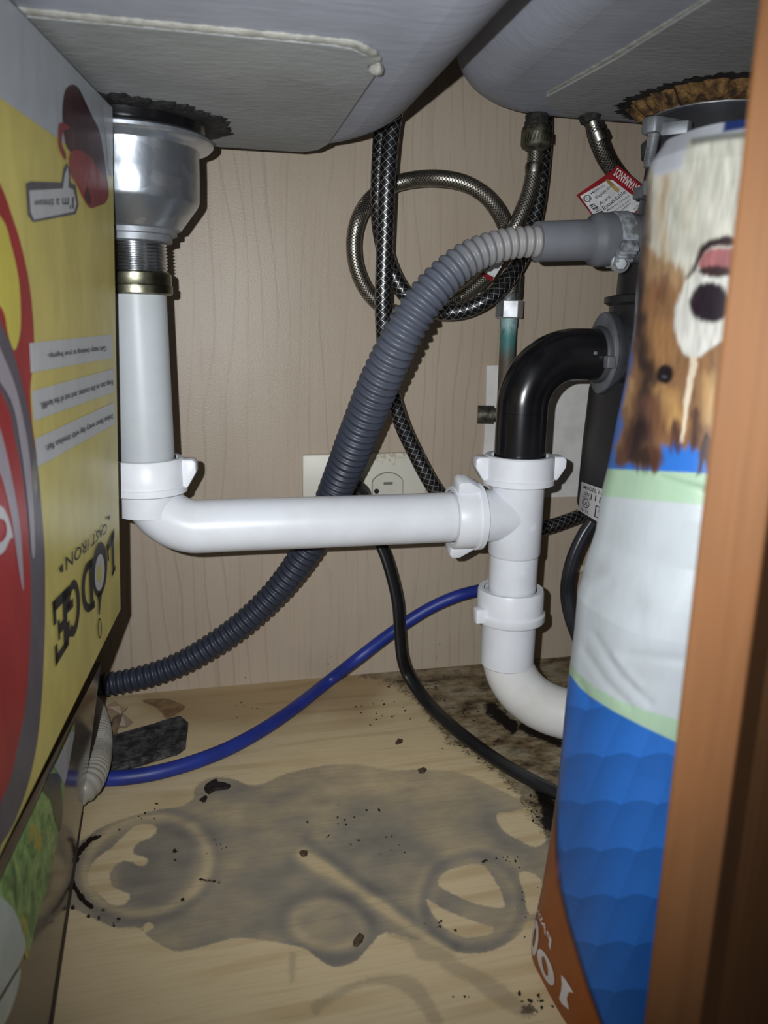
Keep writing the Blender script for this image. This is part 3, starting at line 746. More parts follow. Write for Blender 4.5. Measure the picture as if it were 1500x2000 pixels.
# tee
TX, TY = 0.2318, AY
def radT(x, y): return rad_at(x, y, TX, TY)
tee = empty('waste_tee', (TX, TY, 0.125), 'white plastic tee joining the level arm and the black elbow', 'pipe tee')
TR = 0.0205
zt = [radT(1012, y)[1] for y in (888, 943, 948, 1082, 1088, 1158)]
link('body', join(M_(lathe([(zt[3]-0.001, 0.0185), (zt[3], TR-0.0012), (zt[3]+0.002, TR), (zt[2], TR), (zt[2]+0.0004, TR+0.0012), (zt[1]+0.001, TR+0.0012), (zt[1]+0.0012, 0.018)], (TX, TY, 0), n=56)),
     M_(lathe([(0, 0.0190), (-0.003, 0.0200), (-0.028, 0.0203), (-0.030, 0.0206), (-0.0335, 0.0206), (-0.034, 0.018)], (TX+0.002, TY, HZ-0.001), (1, 0, 0), n=56))), M['pvc'], tee)
gus = []
for s in (-1, 1):
    gus.append(prism([(TX-0.0204, TY-0.0035, HZ+s*0.016), (TX-0.001, TY-0.0204, HZ+s*0.002), (TX-0.001, TY-0.0204, HZ+s*0.030 if s > 0 else HZ-0.002), (TX-0.0195, TY-0.006, HZ+s*0.028)], (0.0, 0.002, 0)))
link('spigot', M_(lathe([(zt[5]-0.006, 0.0189), (zt[3], 0.0191)], (TX, TY, 0), n=48)), M['pvc'], tee, label='narrower lower end dropping into the trap nut')
# raised moulding marks: arrow on the spigot, two strokes on the body
def hit_lathe(r, X0, Y0):
    def f(x, y):
        d = ray(x, y); ox, oy = CAM[0]-X0, CAM[1]-Y0
        a = d[0]**2+d[1]**2; b = 2*(ox*d[0]+oy*d[1]); c = ox*ox+oy*oy-r*r
        t = (-b-sqrt(max(0, b*b-4*a*c)))/(2*a); return CAM+d*t
    return f
h1 = hit_lathe(0.0194, TX, TY)
link('arrow_mark', polys_on([[(1020, 1100), (1023, 1100), (1024, 1120), (1021, 1120)], [(1016, 1117), (1022, 1128), (1030, 1116), (1022, 1122)]], h1), M['pvc_nut'], tee, smooth=False)
h2 = hit_lathe(0.0208, TX, TY)
link('stroke_mark', polys_on([[(1045, 1022), (1048, 1022), (1045, 1036), (1039, 1040)], [(1040, 1026), (1042, 1026), (1040, 1035), (1036, 1038)]], h2), M['pvc_nut'], tee, smooth=False)
slip_nut(tee, (TX, TY, zt[0]), (0, 0, -1), zt[0]-zt[1], 0.0268, 0.0008, ((1, -0.12, 0), (-1, 0.12, 0)), 0.0085, 0.015)

# trap bend
trap = empty('trap_bend', (TX, TY, 0.03), 'white plastic trap bend curving behind the blue bag', 'pipe bend')
KR = 0.0205
zt2 = [radT(1000, y)[1] for y in (1150, 1205, 1290)]
tx2 = TX-0.001
zc = 0.0245; B2 = 0.050
tp_ = [(tx2, TY, zt2[0]-0.002), (tx2, TY, zc+B2)]
for k in range(1, 10):
    a = pi/2*k/9; tp_.append((tx2+B2*(1-cos(a)), TY-0.022*(1-cos(a)), zc+B2*(1-sin(a))))
tp_ += [(tx2+B2+0.03, TY-0.032, zc), (tx2+B2+0.07, TY-0.045, zc+0.001)]
link('pipe', tube([np.array(p) for p in tp_], KR, 40, 150, relax=2), M['pvc_trap'], trap)
link('hub', M_(lathe([(zt2[2]-0.002, KR), (zt2[2]-0.001, KR+0.0010), (zt2[1], KR+0.0012), (zt2[1]+0.004, KR+0.0012)], (tx2, TY, 0), n=48)), M['pvc'], trap)
nut2 = link('slip_nut', M_(lathe([(zt2[0]+0.0005, 0.0215), (zt2[0]+0.001, 0.0255), (zt2[0]-0.0005, 0.0262), (zt2[1]+0.007, 0.0266), (zt2[1]+0.0055, 0.0282), (zt2[1]+0.0005, 0.0285), (zt2[1]-0.001, 0.0275), (zt2[1]-0.0015, 0.021)], (tx2, TY, 0), n=56, cap0=False, cap1=False)), M['pvc_nut'], trap)
link('wing', box((tx2-0.0325, TY-0.012, zt2[1]+0.001), (tx2-0.022, TY-0.003, zt2[1]+0.0125), 0.0012), M['pvc_nut'], nut2)

# ================================================================== DISPOSAL
DX, DY = 0.371, 0.545
disp = empty('garbage_disposal', (DX, DY, 0.175), 'dark grey food waste disposal hanging under the shallower bowl', 'disposal')
def radD(x, y): return rad_at(x, y, DX, DY)
def dz(y, x=1180): return radD(x, y)[1]
link('motor_housing', M_(lathe([(0.176, 0.060), (0.1775, 0.069), (0.182, 0.0755), (0.190, 0.0785), (0.24, 0.0775), (0.285, 0.0755), (0.292, 0.0735), (0.296, 0.066)], (DX, DY, 0), n=64)), M['disposal'], disp)
for zz, aa in ((0.268, 200), (0.236, 198)):
    a = radians(aa); link('dimple', M_(lathe([(0, 0.0026), (0.0006, 0.0022), (0.0009, 0.0005)], (DX+0.0763*cos(a), DY+0.0763*sin(a), zz), (cos(a), sin(a), 0), 14)), M['disposal_cast'], disp)
link('grind_chamber', M_(lathe([(0.292, 0.066), (0.296, 0.0705), (0.300, 0.0705), (0.302, 0.0655), (0.340, 0.0645), (0.349, 0.0650), (0.351, 0.069), (0.3555, 0.069), (0.357, 0.062)], (DX, DY, 0), n=64)), M['disposal'], disp)
link('hopper', M_(lathe([(0.356, 0.0605), (0.372, 0.060), (0.392, 0.057), (0.410, 0.052), (0.428, 0.048), (0.456, 0.046)], (DX, DY, 0), n=56)), M['disposal'], disp)
# discharge port: flat lozenge flange facing left
fz = atY(1165, 690, DY)[2]; fx = atY(1172, 690, DY)[0]
port = []
for i, (t, sc) in enumerate(((0, 1.0),)):
    pass
def lozenge(hz, hy, r, n=8):
    pts = []
    for k in range(40):
        a = 2*pi*k/40; c_, s_ = cos(a), sin(a)
        e = 1/((abs(c_)**1.7+abs(s_)**1.7)**(1/1.7)); pts.append((hy*c_*e, hz*s_*e))
    return pts
lz = lozenge(0.0305, 0.023, 0)
link('port_flange', prism([(fx, DY+y, fz+z) for y, z in lz], (0.0035, 0, 0), 0.0006), M['gasket_grey'], disp, label='grey flat discharge flange')
link('port_flange', prism([(fx+0.0037, DY+y*1.0, fz+z*1.0) for y, z in lz], (0.006, 0, 0), 0.001), M['disposal_cast'], disp, label='black dusty discharge flange')
link('discharge_port', M_(lathe([(0.009, 0.024), (0.02, 0.0235), (0.05, 0.026)], (fx, DY, fz), (1, 0, 0), n=36)), M['disposal_cast'], disp)
link('port_rib', box((fx+0.010, DY-0.031, fz+0.0075), (fx+0.050, DY+0.02, fz+0.0125), 0.001), M['disposal_cast'], disp)
for q in (0.017, 0.022): link('rivet', M_(lathe([(0, 0.0009), (0.0006, 0.0008), (0.0009, 0.0003)], (fx+q, DY-0.031, fz+0.011), (0, -1, 0), 8)), M['steel'], disp)
# dishwasher inlet
inl = atY(1245, 468, 0.53)
link('inlet', M_(lathe([(0, 0.0110), (0.03, 0.0110)], inl-np.array([0.004, 0, 0]), (1, 0, 0.0), n=28)), M['disposal'], disp)
# mounting ring, lug and screw at the top
mz = 0.469
link('mounting_flange', M_(lathe([(ZR-0.0135, 0.040), (ZR-0.0135, 0.0475), (ZR-0.0090, 0.0485), (ZR-0.0060, 0.0470), (ZR-0.0050, 0.040)], (DX, DY, 0), n=56)), M['zinc_ring'], disp)
rr = np.random.default_rng(3); ph2 = rr.uniform(0, 6, 8)
link('putty', M_(lathe([(ZR-0.0130, 0.042), (ZR-0.0125, 0.0500), (ZR-0.0095, 0.0535), (ZR-0.0060, 0.0570), (ZR-0.0026, 0.0610)], (DX, DY, 0), n=160, rfun=lambda a: 1+0.03*sin(5*a+ph2[0])+0.03*sin(17*a+ph2[1])+0.03*sin(37*a+ph2[2]))), M['putty'], disp, label='brown crumbling putty')
link('grime_ring', M_(lathe([(ZR-0.0031, 0.055), (ZR-0.0034, 0.064), (ZR-0.0026, 0.0690)], (DX, DY, 0), n=200, rfun=lambda a: 1+0.03*sin(4*a+ph2[3])+0.025*sin(23*a+ph2[4])+0.03*sin(61*a+ph2[5]))), M['tar'], disp, label='black grime ring')
link('mounting_ring', M_(lathe([(0.456, 0.044), (0.457, 0.0500), (0.466, 0.0510), (0.467, 0.046), (ZR-0.0135, 0.043)], (DX, DY, 0), n=56)), M['disposal_cast'], disp)
lug = atY(1283, 246, 0.520)
lu = unit(np.array([lug[0]-DX, lug[1]-DY, 0])); sv = np.array([-lu[1], lu[0], 0])
lz0 = atY(1283, 252, 0.520)[2]
link('lug', prism([lug*[1, 1, 0]+np.array([0, 0, lz0-0.004])+lu*a+sv*b for a, b in ((0.009, -0.006), (0.011, 0.0), (0.009, 0.006), (-0.022, 0.012), (-0.022, -0.012))], (0, 0, 0.0105), 0.0015), M['zinc_ring'], disp)
link('lug', prism([lug*[1, 1, 0]+np.array([0, 0, lz0-0.006])+lu*a+sv*b for a, b in ((-0.002, 0.010), (0.004, 0.006), (-0.004, 0.022), (-0.012, 0.020))], (0, 0, 0.0085), 0.0008), M['zinc_ring'], disp)
s0, s1 = atY(1278, 262, 0.507), atY(1266, 327, 0.507)
L_ = np.linalg.norm(s1-s0); pr_ = []
for i in range(61): pr_.append((L_*i/60, 0.0034+(0.0005 if i % 3 == 1 else 0)))
link('mounting_screw', M_(lathe(pr_, s0, s1-s0, n=16)), M['steel'], disp)
rg2 = atY(1262, 345, 0.510)
link('screw_bracket', join(M_(lathe([(0.0, 0.005), (0.002, 0.0056), (0.009, 0.0058), (0.010, 0.0045)], rg2-np.array([-0.004, 0, 0.012]), (0, 0, 1), n=20)), box(rg2-np.array([-0.002, -0.003, 0.012]), rg2+np.array([0.03, 0.02, -0.004]), 0.001)), M['zinc_ring'], disp)
# rating sticker wrapped on the motor housing
def hitD(x, y): return hit_lathe(0.0790, DX, DY)(x, y)
def hitD2(x, y): return hit_lathe(0.0793, DX, DY)(x, y)
sq = homog([(1129, 996), (1188, 1032), (1196, 962), (1136, 941)])
gridp = []
nst = 8
Vs = [hitD(*sq(i/nst, j/nst)) for j in range(nst+1) for i in range(nst+1)]
Fs = [(j*(nst+1)+i, j*(nst+1)+i+1, (j+1)*(nst+1)+i+1, (j+1)*(nst+1)+i) for j in range(nst) for i in range(nst)]
stk = link('rating_sticker', mesh(Vs, Fs), M['sticker'], disp, label='white rating sticker with black printing')
def sub(u0, v0, u1, v1): return [sq(u0, v0), sq(u1, v0), sq(u1, v1), sq(u0, v1)]
for s, q, b in (('MODEL 1-87A', (0.10, 0.80, 0.95, 0.92), 0.01), ('S/N', (0.16, 0.60, 0.34, 0.72), 0.01), ('11111', (0.40, 0.56, 0.98, 0.74), 0.01), ('LISTED', (0.10, 0.50, 0.42, 0.57), 0.0), ('UL', (0.17, 0.28, 0.33, 0.42), 0.01), ('S17L', (0.12, 0.06, 0.40, 0.15), 0.0), ('PLUG', (0.68, 0.26, 0.9, 0.36), 0.0)):
    link('lettering', text_on(s, sub(*q), hitD2, b), M['ink'], stk, smooth=False)
ringp = [[(0.25+0.13*r_*cos(a), 0.35+0.15*r_*sin(a)) for r_, a in ((1, 2*pi*k/20), (1, 2*pi*(k+1)/20), (0.84, 2*pi*(k+1)/20), (0.84, 2*pi*k/20))] for k in range(20)]
frm = [[(0.58, 0.10), (0.98, 0.10), (0.98, 0.13), (0.58, 0.13)], [(0.58, 0.42), (0.98, 0.42), (0.98, 0.45), (0.58, 0.45)], [(0.58, 0.10), (0.61, 0.10), (0.61, 0.45), (0.58, 0.45)]]
link('emblem', polys_on([[sq(*p) for p in q] for q in ringp+frm], hitD2), M['ink'], stk, smooth=False)

# black elbow from the disposal down into the tee
el = empty('discharge_elbow', (TX, TY, zt[0]), 'glossy black plastic elbow from disposal down into the white tee', 'pipe elbow')
BE = 0.040
zel = fz-0.001
ep = [(TX, TY, zt[0]-0.012), (TX, TY, zel-BE*1.1)]
for k in range(1, 10):
    a = pi/2*k/9; ep.append((TX+BE*(1-cos(a)), TY, zel-BE+BE*sin(a)))
ep += [(fx-0.006, TY, zel), (fx+0.001, TY, zel)]
link('pipe', tube([np.array(p) for p in ep], 0.0193, 44, 150, relax=2), M['abs'], el)
link('seam_line', M_(lathe([(0, 0.0192), (0.0002, 0.01955), (0.0006, 0.01955), (0.0008, 0.0192)], (TX, TY, atY(1015, 812, TY-0.019)[2]), (0, 0, 1), n=44)), M['abs'], el)
link('collar', M_(lathe([(0, 0.0205), (0.0015, 0.0215), (0.004, 0.0215), (0.0045, 0.0195)], (fx-0.0045, TY, zel), (1, 0, 0), n=40)), M['disposal_cast'], el)
link('spring_clip', join(box((fx-0.0075, TY-0.0262, zel-0.009), (fx-0.0005, TY-0.019, zel+0.000), 0.0012), box((fx-0.0155, TY-0.0205, zel+0.0005), (fx-0.013, TY-0.019, zel+0.003), 0.0005)), M['gasket_grey'], el, label='grey clip fixing the elbow to the flange')

# ================================================================== HOSES AND CORDS
def PY(L): return [atY(x, y, Y) for x, y, Y in L]
# grey ribbed dishwasher drain hose
dh = empty('drain_hose', tuple(atY(640, 1000, 0.62)), 'grey ribbed drain hose sweeping from the disposal down behind the white arm', 'hose')
hp = PY([(1054, 472, .528), (1020, 473, .528), (985, 478, .528), (930, 496, .527), (880, 531, .526), (830, 585, .526), (788, 650, .53), (757, 712, .54), (730, 772, .552), (706, 832, .565), (682, 893, .582), (656, 955, .60), (625, 1030, .612),
         (590, 1090, .622), (540, 1155, .632), (480, 1213, .638), (420, 1257, .642), (350, 1297, .646), (280, 1322, .648), (200, 1338, .65), (100, 1348, .65), (40, 1352, .65)])
def corr(s, L):
    t = s/L; b = np.interp(t, [0, .06, .14, .26, .36, .5, .62, .8, 1], [.0105, .0113, .0135, .0152, .0152, .0132, .0118, .0108, .0098])
    p = 0.0060; q = (s/p) % 1.0; return b*(1.0-0.15*(0.5+0.5*cos(2*pi*q))**1.3)
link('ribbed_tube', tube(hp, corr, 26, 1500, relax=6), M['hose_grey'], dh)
c0, c1 = atY(1048, 472, .528), atY(1243, 467, .530)
D_ = unit(c1-c0); Lc = np.linalg.norm(c1-c0)
fr_ = 0.53
link('rubber_cuff', M_(lathe([(0, 0.0105), (0.0, 0.0133), (0.001, 0.0136), (Lc*0.50, 0.0139), (Lc*0.53, 0.0150), (Lc*0.56, 0.0178), (Lc*0.60, 0.0184), (Lc*0.92, 0.0182), (Lc*0.94, 0.0170), (Lc, 0.0168)], c0, D_, n=44)), M['cuff'], dh, label='smooth grey rubber cuff')
# worm drive clamp
def galv2():
    return plain('blotched_galvanised_band', (190, 197, 206), (120, 124, 124), 0.35, metal=0.4, scale=150, bump=0.2, bscale=200)
M['band'] = galv2()
cb = c0 + D_*Lc*0.80
hc = empty('hose_clamp', tuple(cb), 'blotched galvanised worm clamp round the grey rubber cuff', 'clamp')
link('band', M_(lathe([(0, 0.0186), (0.0005, 0.0192), (0.0115, 0.0192), (0.012, 0.0186)], cb-D_*0.006, D_, n=48)), M['band'], hc)
hd = unit(np.array([-0.15, -0.62, -0.70])); ho = cb + hd*0.0195
tdir = unit(np.cross(D_, hd))
Rm = (-D_, -tdir, hd)
link('screw_housing', join(box((-0.0062, -0.002, -0.002), (0.0062, 0.016, 0.0062), 0.0012, Rm, ho), *[box((-0.0066, 0.0035+k*0.0032, 0.004), (0.0066, 0.0052+k*0.0032, 0.0072), 0.0004, Rm, ho) for k in range(4)]), M['band'], hc)
so = ho + tdir*0.0 + hd*0.004 - D_*0.001
vdir = unit(np.array([-0.35, -0.92, -0.15]))
link('screw_head', join(M_(lathe([(0, 0.0066), (0.004, 0.0066), (0.0045, 0.006)], so-vdir*0.003, vdir, n=28)), M_(lathe([(0.004, 0.0046), (0.0085, 0.0046), (0.0093, 0.0038)], so-vdir*0.003, vdir, n=6))), M['steel'], hc)

# straight pull-down spray hose, with a loop to the right
sh = link('spray_hose', tube(PY([(771, 215, .612), (764, 262, .612), (757, 340, .612), (753, 430, .614), (750, 520, .616), (748, 600, .618), (752, 680, .622), (764, 760, .626), (782, 822, .628), (808, 880, .628), (846, 950, .626), (890, 1000, .630), (960, 1035, .64), (1020, 1040, .645), (1065, 1031, .645), (1105, 1018, .645), (1140, 1004, .648), (1180, 985, .655), (1215, 950, .66)]), 0.0066, 20, 420), M['braid_net'], base=atY(755, 440, .612))
tag(sh, 'black spray hose with silver wire net hanging straight down behind the grey hose', 'hose')
# second net hose: hangs behind the first, loops under the grey hose and climbs to the tap tail
nh = link('braided_hose', tube(PY([(752, 215, .632), (746, 262, .632), (741, 340, .633), (740, 410, .635), (747, 470, .637), (764, 528, .638), (792, 575, .638), (830, 602, .636), (872, 610, .632), (915, 603, .628), (957, 580, .624), (992, 545, .626), (1020, 500, .634), (1038, 450, .640), (1050, 395, .642), (1058, 330, .644), (1063, 270, .648), (1064, 210, .65)]), 0.0068, 20, 420), M['braid_net'], base=atY(872, 610, .63))
tag(nh, 'black hose with wire net looping in a wide U beneath the grey hose', 'hose')
# steel braid coil from the crusted fitting
fh = empty('faucet_hose', tuple(atY(1048, 270, .618)), 'steel braided tap hose coiled in a ring beside the straight black hose', 'hose')
link('braid', tube(PY([(1046, 300, .618), (1043, 330, .618), (1034, 375, .618), (1019, 415, .618), (1000, 455, .620), (978, 500, .626), (940, 548, .638), (895, 583, .65), (845, 606, .655), (795, 613, .655), (752, 602, .655), (718, 570, .654), (697, 525, .652), (691, 475, .650), (700, 428, .648), (723, 390, .654), (760, 364, .653), (805, 351, .646), (855, 348, .632), (905, 357, .626), (945, 380, .624), (972, 412, .625), (990, 450, .632), (1002, 490, .642), (1004, 530, .650), (1000, 568, .655)]), 0.0064, 20, 520), M['braid_steel'], fh)
fo = atY(1046, 305, .618); ft = atY(1049, 226, .618)
def lathe_px(L, Y, axis_x, n=28):
    """upright fitting: (half width px, y px)"""
    P0 = atY(axis_x, L[0][1], Y); zc_ = camz(P0)/FPX
    return lathe([(atY(axis_x, y, Y)[2], w*zc_) for w, y in L][::-1], (P0[0], P0[1], 0), n=n)
link('ferrule', M_(lathe_px([(15, 296), (15, 300), (14, 301), (14, 318), (17, 320), (18, 326), (17, 338), (15, 340)], .618, 1045)), M['steel_dull'], fh)
link('swivel_nut', M_(lathe_px([(22, 246), (27, 249), (29, 256), (29, 284), (26, 290), (17, 294), (15, 298)], .618, 1048)), M['corroded'], fh, label='corroded brass swivel nut')
kn = [prism([atY(1048+28*sin(a)*1.0, 0, .618)*0 + np.array(atY(1048, 272, .618)) + np.array([0.0120*sin(a), -0.0120*cos(a), 0.0035*s]) for a, s in ((b-0.05, -1), (b+0.05, -1), (b+0.16, 1), (b+0.06, 1))], (0.0004*sin(b), -0.0006*cos(b), 0)) for b in np.linspace(-1.2, 1.2, 14)]
link('knurling', join(*kn), M['brass_old'], fh, smooth=False)
link('tap_tail', M_(lathe_px([(18, 205), (19, 222), (23, 226), (22, 236), (24, 240), (23, 248)], .618, 1050, 20)), M['corroded_black'], fh, label='black crusted tap tail')
# hose with the paper tag
rh = empty('supply_hose', tuple(atY(1180, 310, .60)), 'short braided supply hose with a red and white paper tag', 'hose')
link('braid', tube(PY([(1160, 245, .60), (1168, 275, .60), (1183, 310, .602), (1208, 345, .606), (1240, 378, .622), (1275, 410, .645), (1310, 450, .664)]), 0.0068, 20, 200), M['braid_dark'], rh)
fa, fb = atY(1155, 233, .60), atY(1171, 276, .60)
fd_ = fb-fa; fl_ = np.linalg.norm(fd_)
link('ferrule', M_(lathe([(0, 0.0062), (fl_*0.5, 0.0062), (fl_*0.55, 0.0075), (fl_*0.95, 0.0078), (fl_, 0.0068)], fa, fd_, n=28)), M['steel_dull'], rh)
link('end_nut', M_(lathe([(0, 0.0085), (0.006, 0.0085), (0.008, 0.006)], fa-unit(fd_)*0.006, fd_, n=6)), M['corroded_black'], rh)
# tag card
tgn = np.array([-0.2, -1, 0.15]); tgp = atY(1195, 385, .585)
def hitT(off): 
    def f(x, y): return at_plane(x, y, tgp, tgn) + unit(tgn)*off
    return f
card = [(1126, 381), (1191, 336), (1206, 322), (1272, 376), (1256, 404), (1241, 420), (1225, 432), (1160, 425)]
tc_ = link('tag', prism([hitT(0)(*p) for p in card], -unit(tgn)*0.0004), M['tag_red'], rh, smooth=False, label='dark red and white paper tag')
link('white_print', polys_on([[(1133, 383), (1186, 352), (1197, 352), (1255, 397), (1233, 422), (1161, 423)]], hitT(0.00015)), M['tag_white'], tc_, smooth=False)
# LAVAMANOS is printed upside down along the red band
def tq(bl, br, tr, tl): return [bl, br, tr, tl]
link('lettering', text_on('LAVAMANOS', [(1252, 365), (1206, 327), (1197, 342), (1243, 381)], hitT(0.0003), 0.01), M['ink_white'], tc_, smooth=False)
for s, q in (('Tejido En', [(1166, 393), (1194, 368), (1190, 362), (1161, 386)]), ('Acero', [(1173, 402), (1193, 386), (1188, 380), (1168, 395)]), ('Inoxidable', [(1180, 411), (1223, 377), (1218, 371), (1175, 404)]),
             ('Mangueras Conector', [(1187, 414), (1231, 384), (1228, 380), (1184, 410)]), ('lavamanos de acero', [(1195, 418), (1232, 391), (1230, 388), (1193, 415)]), ('inoxidable', [(1206, 419), (1232, 398), (1230, 395), (1204, 416)]), ('0611', [(1238, 411), (1247, 403), (1245, 400), (1236, 408)]), ('MEXICO', [(1155, 380), (1182, 363), (1180, 360), (1153, 377)])):
    link('lettering', text_on(s, q, hitT(0.0003), 0.006), M['ink'], tc_, smooth=False)
bars = []
for k, w in enumerate((2, 1.2, 2.4, 1.2, 1.2, 2.6, 1.6)):
    a = k/7.0; x0, y0 = 1150+22*a, 402+20*a; bars.append([(x0, y0), (x0+10, y0-5), (x0+10+w*0.9, y0-5+w*0.85), (x0+w*0.9, y0+w*0.85)])
link('barcode', polys_on(bars, hitT(0.0003)), M['ink'], tc_, smooth=False)
ov = [[(1147+8*r_*cos(a), 388+7*r_*sin(a)) for r_, a in ((1, 2*pi*k/16), (1, 2*pi*(k+1)/16), (.8, 2*pi*(k+1)/16), (.8, 2*pi*k/16))] for k in range(16)]
link('emblem', polys_on(ov+[[(1141+i*3.2, 384), (1142.3+i*3.2, 384), (1142.3+i*3.2, 392), (1141+i*3.2, 392)] for i in range(4)], hitT(0.0003)), M['ink'], tc_, smooth=False)
link('glue_smear', polys_on([[(1181, 352), (1188, 350), (1199, 360), (1210, 370), (1208, 377), (1199, 372), (1190, 362)]], hitT(0.00045)), M['glue'], tc_, smooth=False)
# wrapped tag on the coil hose behind the grey hose
wt = empty('hose_tag', tuple(atY(957, 533, .61)), 'small red and white tag wrapped on a hose under the grey one', 'tag')
wn = np.array([-0.1, -1, 0.3]); wpt = atY(957, 533, .612)
hw = lambda x, y: at_plane(x, y, wpt, wn)
link('card', prism([hw(*p) for p in ((946, 533), (972, 508), (985, 512), (962, 548), (948, 541))], (0, 0.0006, 0)), M['tag_white'], wt, smooth=False)
link('red_band', polys_on([[hw(x, y)+unit(wn)*0.0003 for x, y in ((937, 536), (943, 531), (965, 542), (960, 551))]], lambda *p: np.array(p)), M['tag_red'], wt, smooth=False)
link('card_corner', prism([hw(*p) for p in ((991, 441), (996, 437), (1008, 447), (1006, 452), (999, 449))], (0, 0.0006, 0)), M['tag_red'], wt, smooth=False)

# supply valve behind the black elbow
sv_ = empty('supply_valve', (atY(995, 700, .655)[0], .655, 0.24), 'green stained copper riser with chrome nut behind the black elbow', 'valve')
link('riser', M_(lathe_px([(17, 622), (17, 636), (16, 640), (15.5, 800)], .655, 994)), M['verdigris'], sv_)
link('hex_nut', M_(lathe([(0, 0.0112), (0.001, 0.0120), (0.0145, 0.0120), (0.0155, 0.0112)], atY(994, 622, .655), (0, 0, 1), n=6, x=(0.25, -1, 0))), M['steel'], sv_, smooth=False)
link('nut_neck', M_(lathe_px([(11, 540), (11, 575), (13, 578), (13, 592)], .655, 996)), M['steel'], sv_)
link('valve_body', M_(lathe_px([(10, 530), (12, 540), (12, 580), (9, 592)], .662, 1012)), M['corroded_black'], sv_)
hv = atY(948, 578, .658)
link('handle', M_(lathe([(0, 0.003), (0.001, 0.0072), (0.005, 0.0078), (0.010, 0.0070), (0.012, 0.003)], hv+np.array([0, 0.004, 0]), (0, -1, 0), n=20, rfun=lambda a: 1+0.28*cos(2*a))), M['steel_dull'], sv_)
vs0 = atY(962, 810, .675)
link('stub_pipe', M_(lathe([(-0.012, 0.0085), (0.003, 0.0085), (0.003, 0.0065), (0.03, 0.0065)], vs0+np.array([-0.002, 0, 0]), (1, -0.35, 0), n=22)), M['corroded'], sv_, label='brown stub pipe coming out of the white board')

# power cords
flat = [(cos(a)*(1.0 if abs(cos(a)) < .6 else 1.15)*1.0, sin(a)) for a in np.linspace(0, 2*pi, 18, endpoint=False)]
def ribbed_cross(k=3):
    out = []
    for q in range(36):
        a = 2*pi*q/36; x, y = 1.25*cos(a), 0.78*sin(a)
        rr_ = 1-0.10*max(0, cos(x*2*pi/0.83))**2*(1 if abs(sin(a)) > .35 else 0); out.append((x*1.0, y*rr_))
    return out
cordp = PY([(690, 958, .664), (700, 958, .657), (712, 972, .652), (726, 1010, .650), (741, 1055, .644), (755, 1090, .640), (768, 1135, .636), (777, 1180, .633), (781, 1235, .631)]) + [atY(786, 1285, .628), atY(800, 1322, .626)] + [atZ(x, y, .0058) for x, y in ((835, 1372), (880, 1416), (930, 1456), (985, 1494), (1040, 1525), (1090, 1550), (1140, 1570))]
pc_ = empty('power_cord', tuple(cordp[9]), 'black flat power cord dropping from the outlet and running across the floor', 'cord')
link('cable', tube(cordp, 0.0058, cross=ribbed_cross(), samples=260, up=(1, 0, 0)), M['cord'], pc_)
pl = atY(690, 962, .668)
link('plug', join(M_(lathe([(0, 0.0135), (0.002, 0.0145), (0.010, 0.0145), (0.013, 0.0125)], atY(690, 966, .672), (0, -1, 0), n=32)), box(pl+np.array([-0.006, -0.010, -0.016]), pl+np.array([0.010, 0.002, 0.004]), 0.002)), M['cord'], pc_)
dcp = PY([(1172, 985, .615), (1160, 1015, .615), (1140, 1046, .615), (1122, 1085, .615), (1111, 1125, .615), (1108, 1160, .615), (1113, 1195, .612), (1124, 1230, .608), (1140, 1265, .602), (1165, 1295, .60)])
dc = link('disposal_cord', tube(dcp, 0.0052, cross=ribbed_cross(), samples=180, up=(1, -0.3, 0)), M['cord_sheen'], base=dcp[4])
tag(dc, 'dark grey power cord curving down from the base of the disposal', 'cord')
# blue tube
bp = [atY(x, y, Y) for x, y, Y in ((1010, 1148, .655), (970, 1147, .652), (935, 1153, .65), (890, 1165, .648), (835, 1190, .652), (770, 1232, .652), (700, 1285, .644))] + [atZ(x, y, z) for x, y, z in ((640, 1332, .0075), (575, 1383, .0064), (515, 1424, .0062), (450, 1460, .0062), (380, 1488, .0062), (310, 1508, .0062), (250, 1518, .0060), (200, 1521, .0060), (150, 1520, .0060), (90, 1512, .0060), (30, 1500, .006))]
bt = link('blue_tube', tube(bp, 0.0056, 20, 260), M['blue_tube'], base=bp[8]); tag(bt, 'blue plastic water tube running diagonally across the cabinet floor', 'tube')
# milky ribbed hose lying behind the printed box
gp = [atZ(x, y, z) for x, y, z in ((172, 1372, .016), (184, 1392, .0125), (193, 1425, .0105), (194, 1462, .0105), (187, 1498, .0215), (170, 1534, .0215), (140, 1552, .017), (108, 1553, .0105))]
def corr2(s, L): q = (s/0.0042) % 1.0; return 0.0098*(1.0-0.09*(0.5+0.5*cos(2*pi*q))**1.5)
gh = link('ribbed_hose', tube(gp, corr2, 24, 640), M['hose_clear'], base=gp[3]); tag(gh, 'milky ribbed hose lying on the floor behind the leaf printed box', 'hose')

